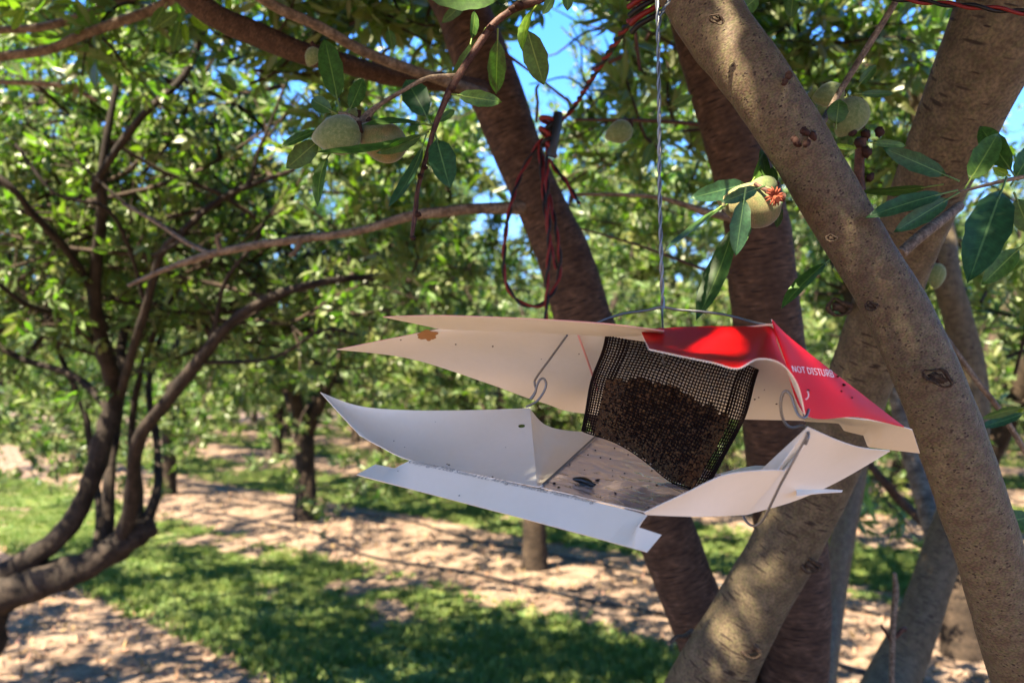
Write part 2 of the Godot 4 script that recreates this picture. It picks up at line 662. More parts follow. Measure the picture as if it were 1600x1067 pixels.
# ---------------------------------------------------------------- folded card sheets
# a sheet between two edge curves given as (px, py, distance); white or red faces and a pale cut edge. Returns its grid for things laid on it.
func sheet(called: String, parent: Node3D, a: Array, b: Array, nu: int, nv: int, face: Material, back: Material, bow := 0.0, straight := false, hole := Vector3.ZERO, edge: Material = null) -> Dictionary:
	var thick := 0.0005
	var pts := []
	var w := nu + 1
	for j in nv + 1:
		var v := float(j) / nv
		for i in w:
			var u := float(i) / nu
			var pa := bent(a, u) if straight else along(a, u)
			var pb := bent(b, u) if straight else along(b, u)
			var q := pa.lerp(pb, v)
			q.z += bow * 4.0 * v * (1.0 - v) * sin(PI * u)
			pts.append(V(q))
	var nor := []
	var sum := 0.0
	for j in nv + 1:
		for i in w:
			var du: Vector3 = pts[j * w + mini(i + 1, nu)] - pts[j * w + maxi(i - 1, 0)]
			var dv: Vector3 = pts[mini(j + 1, nv) * w + i] - pts[maxi(j - 1, 0) * w + i]
			var c := du.cross(dv)
			if c.length() < 1e-12:
				c = (pts[(nv / 2) * w + mini(i + 1, nu)] - pts[(nv / 2) * w + maxi(i - 1, 0)]).cross(pts[nv * w + i] - pts[i])
			c = c.normalized()
			nor.append(c)
			sum += signf(c.dot(eye.origin - pts[j * w + i]))
	if sum < 0:
		for i in nor.size():
			nor[i] = -nor[i]
	var front := Shape.new()
	var rear := Shape.new()
	var rim := Shape.new()
	for j in nv + 1:
		for i in w:
			var at := j * w + i
			var uv := Vector2(float(i) / nu, float(j) / nv)
			front.add(pts[at] + nor[at] * thick * 0.5, nor[at], uv)
			rear.add(pts[at] - nor[at] * thick * 0.5, -nor[at], uv)
	var hi := int(hole.x * nu)
	var hj := int(hole.y * nv)
	for j in nv:
		for i in nu:
			var at := j * w + i
			if hole.z > 0.0 and absi(i - hi) < 2 and absi(j - hj) < 2:
				continue
			front.quad(at, at + 1, at + w + 1, at + w)
			rear.quad(at, at + 1, at + w + 1, at + w)
	if hole.z > 0.0:                                  # a round punched hole
		var ring := []
		var i0 := hi - 1
		var j0 := hj - 1
		for i in 3: ring.append((j0) * w + i0 + i)
		for j in 3: ring.append((j0 + j) * w + i0 + 3)
		for i in 3: ring.append((j0 + 3) * w + i0 + 3 - i)
		for j in 3: ring.append((j0 + 3 - j) * w + i0)
		var mid := Vector3.ZERO
		for q in ring: mid += pts[q] / ring.size()
		for side in 2:
			var s: Shape = front if side == 0 else rear
			var inner := []
			for q in ring:
				var nn: Vector3 = s.n[q]
				inner.append(s.add(mid + nn * thick * 0.5 + (pts[q] - mid).normalized() * hole.z, nn, s.t[q]))
			for i in ring.size():
				var e := (i + 1) % ring.size()
				s.quad(ring[i], ring[e], inner[e], inner[i])
	var loop := []
	for i in w: loop.append(i)
	for j in range(1, nv + 1): loop.append(j * w + nu)
	for i in range(nu - 1, -1, -1): loop.append(nv * w + i)
	for j in range(nv - 1, 0, -1): loop.append(j * w)
	var centre: Vector3 = pts[(nv / 2) * w + nu / 2]
	for i in loop.size():
		var p: int = loop[i]
		var q: int = loop[(i + 1) % loop.size()]
		var e: Vector3 = (pts[q] - pts[p])
		if e.length() < 1e-6:
			continue
		var out: Vector3 = e.cross(nor[p]).normalized()
		if out.dot(pts[p] - centre) < 0:
			out = -out
		rim.quad(rim.add(front.v[p], out), rim.add(front.v[q], out), rim.add(rear.v[q], out), rim.add(rear.v[p], out))
	var m := ArrayMesh.new()
	front.into(m, face)
	rear.into(m, back)
	rim.into(m, edge if edge else M.paper_edge)
	var o := part(called, m, parent)
	var px := []
	for p in pts:
		var q := to_px(p)
		px.append(Vector2(q.x, q.y))
	return {"node": o, "pts": pts, "nor": nor, "px": px}


func bent(pts: Array, s: float) -> Vector3:           # straight runs between points
	var f := clampf(s, 0.0, 1.0) * (pts.size() - 1)
	var i := mini(int(f), pts.size() - 2)
	return pts[i].lerp(pts[i + 1], f - i)


func on_sheet(s: Dictionary, x: float, y: float, lift: float) -> Vector3:
	var best := 0
	var least := INF
	var at := Vector2(x, y)
	for i in s.px.size():
		var d: float = at.distance_squared_to(s.px[i])
		if d < least:
			least = d
			best = i
	var dir := (P(x, y, 1.0) - eye.origin)
	var nn: Vector3 = s.nor[best]
	var t: float = (s.pts[best] - eye.origin).dot(nn) / dir.dot(nn)
	return eye.origin + dir * t + nn * lift


# lettering laid on a sheet: a line of text between four pixel corners (foot of the line's start and end, head of its start and end)
func lettering(called: String, text: String, s: Dictionary, foot0: Vector2, foot1: Vector2, head0: Vector2, head1: Vector2, m: Material, font_name: String, italic := false) -> void:
	var tm := TextMesh.new()
	var f := SystemFont.new()
	f.font_names = PackedStringArray([font_name])
	f.font_italic = italic
	tm.font = f
	tm.text = text
	tm.font_size = 32
	tm.pixel_size = 0.01
	tm.depth = 0.0
	tm.curve_step = 1.0
	var box := tm.get_aabb()
	var st := Shape.new()
	for k in tm.get_surface_count():
		var a := tm.surface_get_arrays(k)
		var v: PackedVector3Array = a[Mesh.ARRAY_VERTEX]
		var idx: PackedInt32Array = a[Mesh.ARRAY_INDEX]
		var base := st.v.size()
		for p in v:
			var x := (p.x - box.position.x) / box.size.x
			var y := (p.y - box.position.y) / box.size.y
			var q := foot0.lerp(foot1, x).lerp(head0.lerp(head1, x), y)
			st.add(on_sheet(s, q.x, q.y, 0.0006), s.nor[s.nor.size() / 2])
		for i in range(0, idx.size(), 3):
			st.tri(base + idx[i], base + idx[i + 1], base + idx[i + 2])
	part(called, st.done(m), s.node)


func specks_on(s: Dictionary, list: Array, called := "specks") -> void:
	var st := Shape.new()
	for q in list:
		var p := on_sheet(s, q[0], q[1], 0.0006)
		var r: float = q[2] / F * to_px(p).z * 0.5
		blob(st, p, Vector3(r, r * 0.5, r * 0.8), Basis(Vector3(0, 1, 0.2).normalized(), q[0] * 1.7), 0.5, int(q[0]), 4)
	part(called, st.done(M.speck), s.node, "stuff")


func wire_on(called: String, list: Array, width: float, parent: Node3D, m: Material, per := 6) -> MeshInstance3D:
	var s := Shape.new()
	var path := []
	for q in list:
		path.append([V(q), 0.5 * width / F * q.z])
	tube(s, smooth_path(path, per), 8)
	return part(called, s.done(m), parent)


# two strands laid round each other along a path
func twisted(parent: Node3D, list: Array, width: float, pitch: float, mats: Array, called: String) -> void:
	var pts := []
	for q in list:
		pts.append(V(q))
	var length := 0.0
	for i in pts.size() - 1:
		length += pts[i].distance_to(pts[i + 1])
	var n := int(maxf(12, length / pitch * 10.0))
	var line := []
	for i in n + 1:
		line.append(along(pts, float(i) / n))
	var r: float = 0.5 * width / F * list[list.size() / 2].z
	for k in 2:
		var path := []
		var up := Vector3(0.3, 0.2, 1.0).normalized()
		var run := 0.0
		for i in n + 1:
			var dir: Vector3 = (line[mini(i + 1, n)] - line[maxi(i - 1, 0)]).normalized()
			up = (up - dir * up.dot(dir)).normalized()
			if i > 0:
				run += line[i].distance_to(line[i - 1])
			var a := run / pitch * TAU + PI * k
			path.append([line[i] + (up * cos(a) + dir.cross(up) * sin(a)) * r * 0.5, r * 0.52])
		var s := Shape.new()
		tube(s, path, 7)
		part(called, s.done(mats[k]), parent)


# ================================================================ the scene
func _ready() -> void:
	rng.seed = 20240611
	# ---- camera
	var cam := Camera3D.new()
	cam.name = "camera"
	add_child(cam)
	cam.transform = eye
	cam.fov = rad_to_deg(2.0 * atan(533.5 / F))
	var lens := CameraAttributesPhysical.new()
	lens.frustum_focal_length = 12.0 / (533.5 / F)
	lens.frustum_focus_distance = 0.56
	lens.exposure_aperture = 7.8
	lens.frustum_near = 0.05
	lens.frustum_far = 600.0
	cam.attributes = lens
	cam.near = 0.05
	cam.far = 600.0
	cam.current = true
	# ---- sky
	var around := WorldEnvironment.new()
	around.name = "world_environment"
	var env := Environment.new()
	var sky := Sky.new()
	var air := ProceduralSkyMaterial.new()
	air.sky_top_color = Color(0.20, 0.425, 0.73)
	air.sky_horizon_color = Color(0.58, 0.76, 0.97)
	air.sky_curve = 0.13
	air.ground_bottom_color = Color(0.34, 0.30, 0.24)
	air.ground_horizon_color = Color(0.55, 0.56, 0.52)
	air.sky_energy_multiplier = 1.0
	sky.sky_material = air
	env.background_mode = Environment.BG_SKY
	env.sky = sky
	env.background_energy_multiplier = 0.62
	env.tonemap_mode = Environment.TONE_MAPPER_LINEAR
	env.tonemap_exposure = 7.7
	env.sdfgi_enabled = true
	env.ssao_enabled = true
	env.ssil_enabled = true
	around.environment = env
	add_child(around)
	# ---- sun
	var sun := DirectionalLight3D.new()
	sun.name = "sun"
	sun.light_color = Color(1.0, 0.94, 0.83)
	sun.light_energy = 1.6
	sun.light_angular_distance = 0.53
	sun.shadow_enabled = true
	add_child(sun)
	sun.look_at_from_position(sun_side * 50.0, Vector3.ZERO, Vector3.UP)

	materials()
	make_sprigs()
	openings()
	ground()
	orchard()
	left_tree()
	nearest_tree()
	twigs_and_leaves()
	almonds()
	trap()
	ropes_and_wires()


# ---------------------------------------------------------------- ground
const ROW_N := 1.06
const ROW_STEP := 3.66


func across(x: float, z: float) -> float:            # distance across the rows
	return 0.68 * x - 0.733 * z


func grassy(x: float, z: float) -> float:            # 0 bare soil of a tree row .. 1 grass of a lane
	var k := fposmod((across(x, z) - ROW_N) / ROW_STEP, 1.0) * ROW_STEP
	return clampf((k - 1.05) / 0.35, 0, 1) * clampf((2.95 - k) / 0.35, 0, 1)


func lie(x: float, z: float) -> float:               # height of the ground
	var k := (across(x, z) - ROW_N) / ROW_STEP * TAU
	return 0.035 * cos(k) + 0.02 * sin(x * 1.3 + z * 0.7) * sin(z * 0.9)


func ground() -> void:
	var s := Shape.new()
	var xs := []
	for i in 161:
		var u := (i - 80) / 80.0
		xs.append(signf(u) * (absf(u) * 12.0 + pow(absf(u), 4.0) * 110.0))
	for j in 161:
		for i in 161:
			var x: float = xs[i]
			var z: float = xs[j] - 6.0
			var e := 0.05
			var nn := Vector3(lie(x - e, z) - lie(x + e, z), 2 * e, lie(x, z - e) - lie(x, z + e)).normalized()
			s.add(Vector3(x, lie(x, z), z), nn, Vector2(x, z))
	for j in 160:
		for i in 160:
			var a := j * 161 + i
			s.quad(a, a + 1, a + 162, a + 161)
	var o := part("ground", s.done(M.soil), self)
	o.set_meta("kind", "structure")
	o.set_meta("label", "bare light brown orchard soil with grassy lanes between the tree rows")

	# grass and low weeds in the lanes
	var r := RandomNumberGenerator.new()
	r.seed = 5
	var patch := FastNoiseLite.new()
	patch.seed = 9
	patch.frequency = 0.55
	var tufts := []
	for k in 2:
		var t := Shape.new()
		for b in 16:
			var a := r.randf() * TAU
			var lean := r.randf_range(0.2, 1.1) if k == 0 else r.randf_range(0.6, 1.4)
			var base := Transform3D(Basis(Vector3.UP, a) * Basis(Vector3.RIGHT, lean), Vector3(r.randfn() * 0.02, 0, r.randfn() * 0.02))
			if k == 0:
				small_leaf(t, base, r.randf_range(0.03, 0.075), 0.006, 0.3)
			else:
				small_leaf(t, base, r.randf_range(0.03, 0.065), 0.013, 0.2)
		tufts.append(t.done(M.grass))
	var where := [[], []]
	var tint := [[], []]
	var litter := []
	var ltint := []
	for i in 190000:
		# more of them near, where they show
		var d := 2.6 + 30.0 * pow(r.randf(), 1.7)
		var sx := r.randf_range(-0.95, 0.95)
		var x := sx * d * 0.75
		var z := -d
		var gr := grassy(x, z)
		var pn := patch.get_noise_2d(x, z) + 0.5 * patch.get_noise_2d(x * 3.1, z * 3.1)
		if gr > 0.0 and r.randf() < gr and pn > -0.30 - 0.25 * r.randf():
			var k := 1 if patch.get_noise_2d(x * 1.7 + 50, z * 1.7) > 0.12 else 0
			var f := r.randf_range(0.7, 1.5) * (0.75 + 0.5 * clampf(pn + 0.3, 0, 1))
			where[k].append(Transform3D(Basis(Vector3.UP, r.randf() * TAU).scaled(Vector3(f, f * r.randf_range(0.5, 0.9), f)), Vector3(x, lie(x, z) - 0.003, z)))
			var y := r.randf_range(-0.1, 0.5)
			var w := r.randf_range(0.75, 1.25)
			tint[k].append(Color(w * (1.0 + y), w * (1.0 + 0.25 * y), w))
		elif gr < 0.9 and i % 12 == 0:
			var f := r.randf_range(0.6, 1.3)
			litter.append(Transform3D(Basis(Vector3(r.randfn(), r.randfn(), r.randfn()).normalized(), r.randf() * TAU).scaled(Vector3.ONE * f) , Vector3(x, lie(x, z) + 0.006, z)))
			var w := r.randf_range(0.25, 1.1)
			ltint.append(Color(w, w * r.randf_range(0.8, 1.05), w * r.randf_range(0.7, 1.1)))
	for k in 2:
		var g := scatter("grass" if k == 0 else "weeds", tufts[k], where[k], tint[k], self)
		g.set_meta("label", "short green grass growing in the shaded lanes between tree rows" if k == 0 else "low broadleaf weeds mixed into the grass lanes of the orchard")
		g.set_meta("category", "grass" if k == 0 else "weeds")
	var dl := Shape.new()
	small_leaf(dl, Transform3D(Basis(), Vector3(0, -0.02, 0)), 0.05, 0.016, 0.5)
	var lo := scatter("leaf_litter", dl.done(M.litter), litter, ltint, self)
	lo.set_meta("label", "dry brown fallen leaves scattered over the bare soil strips")
	lo.set_meta("category", "leaf litter")

	# drip hoses along the rows
	var hoses := [[4.30, "black drip hose on the sunlit soil in front of the second tree row", -9.0, 9.0], [5.35, "black drip hose on the soil just behind the second tree row", -9.0, 9.0], [8.15, "black drip hose lying along the third tree row", -12.0, 9.0]]
	for h in hoses:
		var st := Shape.new()
		var path := []
		for i in 60:
			var t := lerpf(h[2], h[3], i / 59.0)
			var q := Vector3(0.68 * h[0] - 0.733 * t, 0, -0.733 * h[0] - 0.68 * t)
			q += Vector3(0.68, 0, -0.733) * (0.10 * sin(t * 1.3 + h[0]) + 0.05 * sin(t * 3.1))
			q.y = lie(q.x, q.z) + 0.012
			path.append([q, 0.011])
		tube(st, path, 6)
		var hose := part("drip_hose", st.done(M.hose), self)
		hose.set_meta("label", h[1])
		hose.set_meta("category", "hose")
		hose.set_meta("group", "drip hoses along the tree rows")


# ---------------------------------------------------------------- the orchard behind
func orchard() -> void:
	var protos := []
	for k in 4:
		var t := Node3D.new()
		t.name = "almond_tree"
		add_child(t, true)
		make_tree(t, 300 + k * 17, [3.7, 4.1, 3.5, 4.3][k], 1.0)
		protos.append(t)
	# [x, z, kind, turn, size, label]
	var rows := [
		[2.44, -4.35, 1, 0.4, 1.1, "almond tree with whitewashed lower trunk behind the thick right hand limbs"],
		[0.18, -6.3, 2, 2.1, 1.06, "almond tree with dark trunk showing just under the hanging paper trap"],
		[-2.2, -8.5, 0, 1.2, 1.28, "almond tree whose pale trunk stands on sunlit soil left of the trap"],
		[-4.6, -10.6, 3, 3.3, 1.2, "almond tree with dark trunk seen right of the leaning tree's stems"],
		[-7.1, -12.9, 1, 5.0, 1.25, "almond tree with crooked dark trunk seen left of the leaning tree's stems"],
	]
	for k in range(2, 9):
		for j in range(-5, 10):
			var n: float = ROW_N + ROW_STEP * k
			var t: float = j * 3.24 + [0, 0, 1.2, 0.4, 2.3, 1.5, 0.2, 2.9, 1.1][k]
			var x: float = 0.68 * n - 0.733 * t
			var z: float = -0.733 * n - 0.68 * t
			if z < -4.0 and absf(x) < -z * 0.72 + 2.0:
				rows.append([x, z, (j * 3 + k * 5 + 40) % 4, j * 1.7 + k, 1.2 + 0.1 * ((j + k) % 2), k])
	var hidden := [[4.75, -2.1, "almond tree just beyond the right edge, its leaves reaching into view"], [-4.5, -5.3, "almond tree at the left edge behind the leaning tree, only its foliage showing"]]
	for i in hidden.size():
		rows.append([hidden[i][0], hidden[i][1], i % 4, i * 1.3, 1.0, hidden[i][2]])
	# the far trees are told apart by their row and by what they stand behind in the photograph
	var spots := [[-1e9, "beyond the left edge"], [0.0, "behind the leaning tree's foliage"], [150.0, "behind the leaning tree's stems"], [320.0, "between leaning tree and trap"], [520.0, "behind the trap's left wing"], [800.0, "behind the bait bag"], [1060.0, "behind the trap's red wing"], [1330.0, "behind the thick right limbs"], [1600.0, "beyond the right edge"]]
	var used := {}
	for q in rows:
		if q[5] is int:
			var x := to_px(Vector3(q[0], 0.5, q[1])).x
			var where := ""
			for sp in spots:
				if x >= sp[0]:
					where = sp[1]
			var l: String = "almond tree in the %s row back, %s" % [["third", "fourth", "fifth", "sixth", "seventh", "eighth", "ninth"][q[5] - 2], where]
			used[l] = used.get(l, 0) + 1
			q[5] = l if used[l] == 1 else l + [", second there", ", third there", ", fourth there", ", fifth there"][mini(used[l] - 2, 3)]
	for i in rows.size():
		var q = rows[i]
		var o: Node3D = protos[q[2]].duplicate()
		o.name = "almond_tree"
		add_child(o, true)
		o.position = Vector3(q[0], lie(q[0], q[1]), q[1])
		o.rotation.y = q[3]
		o.scale = Vector3.ONE * q[4]
		o.set_meta("label", q[5])
		o.set_meta("category", "tree")
		o.set_meta("group", "almond trees standing in orchard rows")
	for t in protos:
		remove_child(t)
		t.queue_free()


func openings() -> void:
	for q in [[709, 741, 0.47, 0.011], [905, 828, 0.44, 0.013], [1105, 540, 0.42, 0.022], [1310, 620, 0.46, 0.016]] :
		gaps.append([P(q[0], q[1], q[2]), q[3] - 0.001])


# ---------------------------------------------------------------- the leaning tree on the left
func left_tree() -> void:
	var t := thing("leaning_almond_tree", "leaning almond tree on the left with many dark stems rising from one low limb", "tree", Vector3(-2.15, 0, -3.2))
	var d := 3.2
	var limbs := [
		# trunk out of the frame and the low limb
		[[-60, 1120, d, 90], [-45, 1020, d, 78], [-20, 940, d, 74], [50, 912, d, 66], [120, 882, d, 54], [190, 845, d, 46], [232, 815, d + 0.05, 38]],
		[[-25, 905, d, 56], [40, 880, d, 48], [95, 835, d, 40], [135, 765, d, 36], [162, 690, d, 38], [172, 620, d, 34], [160, 540, d - 0.2, 30], [150, 450, d - 0.4, 24], [152, 340, d - 0.6, 22], [158, 250, d - 0.7, 16], [180, 120, d - 0.7, 12]],
		[[190, 840, d, 36], [203, 780, d - 0.1, 30], [218, 700, d - 0.3, 27], [255, 640, d - 0.5, 27], [310, 560, d - 0.7, 25], [370, 507, d - 0.85, 22], [440, 466, d - 0.9, 18], [520, 440, d - 0.9, 15], [620, 430, d - 0.8, 11]],
		[[168, 850, d + 0.1, 24], [170, 760, d + 0.15, 22], [176, 680, d + 0.2, 22], [182, 600, d + 0.2, 22], [196, 520, d + 0.3, 18], [215, 440, d + 0.4, 15], [235, 350, d + 0.5, 12], [265, 250, d + 0.5, 9]],
		[[228, 826, d + 0.05, 26], [242, 780, d + 0.1, 18], [247, 730, d + 0.2, 14], [238, 670, d + 0.3, 13], [226, 600, d + 0.4, 12], [246, 530, d + 0.5, 10], [280, 460, d + 0.6, 8]],
		[[182, 610, d, 20], [205, 540, d - 0.4, 18], [228, 470, d - 0.6, 17], [245, 400, d - 0.8, 15], [288, 364, d - 0.9, 14], [360, 306, d - 0.9, 12], [455, 262, d - 0.9, 8]],
		[[150, 460, d - 0.4, 18], [99, 391, d - 0.6, 17], [58, 342, d - 0.8, 15], [9, 292, d - 0.9, 13], [-80, 230, d - 0.9, 10]],
		[[152, 300, d - 0.65, 17], [166, 266, d - 0.75, 16], [225, 185, d - 0.9, 15], [288, 112, d - 0.9, 14], [324, 27, d - 0.9, 13], [350, -80, d - 0.9, 10]],
		[[170, 640, d, 16], [110, 590, d + 0.2, 14], [30, 560, d + 0.3, 13], [-60, 500, d + 0.3, 9]],
		[[165, 560, d + 0.1, 15], [110, 500, d - 0.3, 12], [40, 470, d - 0.6, 11], [-40, 420, d - 0.8, 8]],
		[[360, 306, d - 0.9, 9], [383, 279, d - 0.9, 8], [396, 243, d - 0.9, 8], [423, 189, d - 0.9, 7], [450, 90, d - 0.9, 6], [460, -20, d - 0.9, 5]],
		[[230, 470, d - 0.6, 8], [200, 380, d - 0.8, 8], [160, 330, d - 0.95, 8], [90, 300, d - 1.0, 7], [20, 222, d - 1.0, 6]],
		[[245, 400, d - 0.8, 8], [285, 375, d - 0.95, 8], [240, 345, d - 1.0, 7], [190, 318, d - 1.0, 6], [120, 245, d - 1.0, 6]],
		[[310, 560, d - 0.7, 9], [420, 560, d - 0.8, 7], [500, 520, d - 0.9, 6], [560, 520, d - 0.9, 5]],
		[[214, 832, d, 20], [216, 770, d + 0.1, 16], [206, 690, d + 0.15, 14], [212, 610, d + 0.1, 13], [240, 540, d, 12], [262, 470, d - 0.2, 10], [310, 400, d - 0.4, 8]],
		[[150, 862, d + 0.1, 18], [152, 800, d + 0.2, 14], [146, 720, d + 0.3, 13], [128, 640, d + 0.3, 12], [96, 560, d + 0.3, 10], [70, 480, d + 0.2, 8]],
		[[300, 575, d - 0.65, 12], [330, 510, d - 0.7, 10], [350, 440, d - 0.8, 9], [400, 380, d - 0.9, 7], [420, 330, d - 0.9, 5]],
		[[0, 600, d + 0.6, 11], [60, 520, d + 0.5, 11], [110, 440, d + 0.5, 9], [120, 330, d + 0.4, 7]],
	]
	var g := Growth.new()
	var r := RandomNumberGenerator.new()
	r.seed = 77
	for i in limbs.size():
		var s := Shape.new()
		var thin := []
		for q in limbs[i]:
			thin.append([q[0] + r.randf_range(-7, 7), q[1] + r.randf_range(-7, 7), q[2], q[3] * (0.9 if i == 0 else 0.8)])
		var path := px_path(thin, 5)
		tube(s, path, 10, 0.34, 0.4, 1.0, 400 + i)
		part("trunk" if i == 0 else "limb", s.done(M.bark_black), t)
		if i == 0:
			continue
		var m := path.size() - 1
		for b in (17 if i < 8 else 11):
			var u := r.randf_range(0.42 if i < 6 else 0.15, 1.0) * m
			var a := int(minf(u, m - 0.001))
			var q: Vector3 = path[a][0]
			if to_px(q).y > 560:
				continue
			q += (q - eye.origin).normalized() * r.randf_range(0.15, 1.3)
			var c := r.randf() * TAU
			grow_shoot(g, q, Vector3(cos(c), r.randf_range(-0.35, 0.7), sin(c)).normalized(), r.randf_range(0.45, 0.95), 0.010, 1, r, 2, 0.45)
	# shoots over and behind, out to the sides of the crown
	for b in 34:
		var c := r.randf() * TAU
		var p := Vector3(-2.0 + cos(c) * r.randf() * 1.7, r.randf_range(1.9, 4.2), -3.5 + sin(c) * r.randf() * 1.5)
		grow_shoot(g, p, Vector3(cos(c), 0.3, sin(c)).normalized(), r.randf_range(0.6, 1.0), 0.009, 1, r, 2, 0.42)
	for b in 30:
		var dd := r.randf_range(3.1, 4.2)
		var p := P(r.randf_range(380, 730), r.randf_range(120, 500), dd)
		var c := r.randf() * TAU
		grow_shoot(g, p, Vector3(cos(c), r.randf_range(-0.2, 0.5), sin(c)).normalized(), r.randf_range(0.5, 0.9), 0.008, 1, r, 2, 0.45)
	for b in 26:
		var c := r.randf() * TAU
		var p := Vector3(-3.3 + cos(c) * r.randf() * 0.9, r.randf_range(1.6, 2.9), -2.3 + sin(c) * r.randf() * 0.7)
		grow_shoot(g, p, Vector3(cos(c), 0.2, sin(c)).normalized(), r.randf_range(0.5, 0.9), 0.009, 1, r, 1, 0.8)
	for b in 56:
		var c := r.randf() * TAU
		var p := Vector3(-3.5 + cos(c) * r.randf() * 1.1, r.randf_range(1.5, 3.1), -3.3 + sin(c) * r.randf() * 1.1)
		grow_shoot(g, p, Vector3(cos(c), 0.2, sin(c)).normalized(), r.randf_range(0.6, 1.0), 0.009, 1, r, 2, 0.8)
	finish_leafy(g, t, 300)


# the leaves that show largest become leaves of their own; the rest stay one mass
func finish_leafy(g: Growth, tree: Node3D, most: int) -> void:
	part("branches", g.wood.done(M.bark_far), tree, "stuff")
	var order := []
	for k in 3:
		for i in g.places[k].size():
			var q := to_px(g.places[k][i].origin)
			if q.z > 0.5 and q.x > 0 and q.x < 1600 and q.y > 0 and q.y < 1067:
				order.append([q.z, k, i])
	order.sort_custom(nearer)
	var gone := [{}, {}, {}]
	var made := 0
	for e in order:
		if made + 7 > most:
			break
		var place: Transform3D = g.places[e[1]][e[2]]
		for l in sprig_leaves[e[1]].size():
			var o := MeshInstance3D.new()
			o.name = "leaf"
			o.mesh = single_leaf(e[1], l)
			tree.add_child(o, true)
			o.transform = above(tree).affine_inverse() * place * (sprig_leaves[e[1]][l][0] as Transform3D)
			made += 1
		gone[e[1]][e[2]] = true
	for k in 3:
		var places := []
		var tints := []
		for i in g.places[k].size():
			if not gone[k].has(i):
				places.append(g.places[k][i])
				tints.append(g.tints[k][i])
		if places.size():
			scatter("foliage", sprig_meshes[k], places, tints, tree)


func nearer(a, b) -> bool:
	return a[0] < b[0]


var singles := {}


func single_leaf(k: int, l: int) -> ArrayMesh:
	var key := k * 10 + l
	if not singles.has(key):
		var s := Shape.new()
		var q = sprig_leaves[k][l]
		small_leaf(s, Transform3D(), q[1], q[2], q[3])
		singles[key] = s.done(M.crown)
	return singles[key]


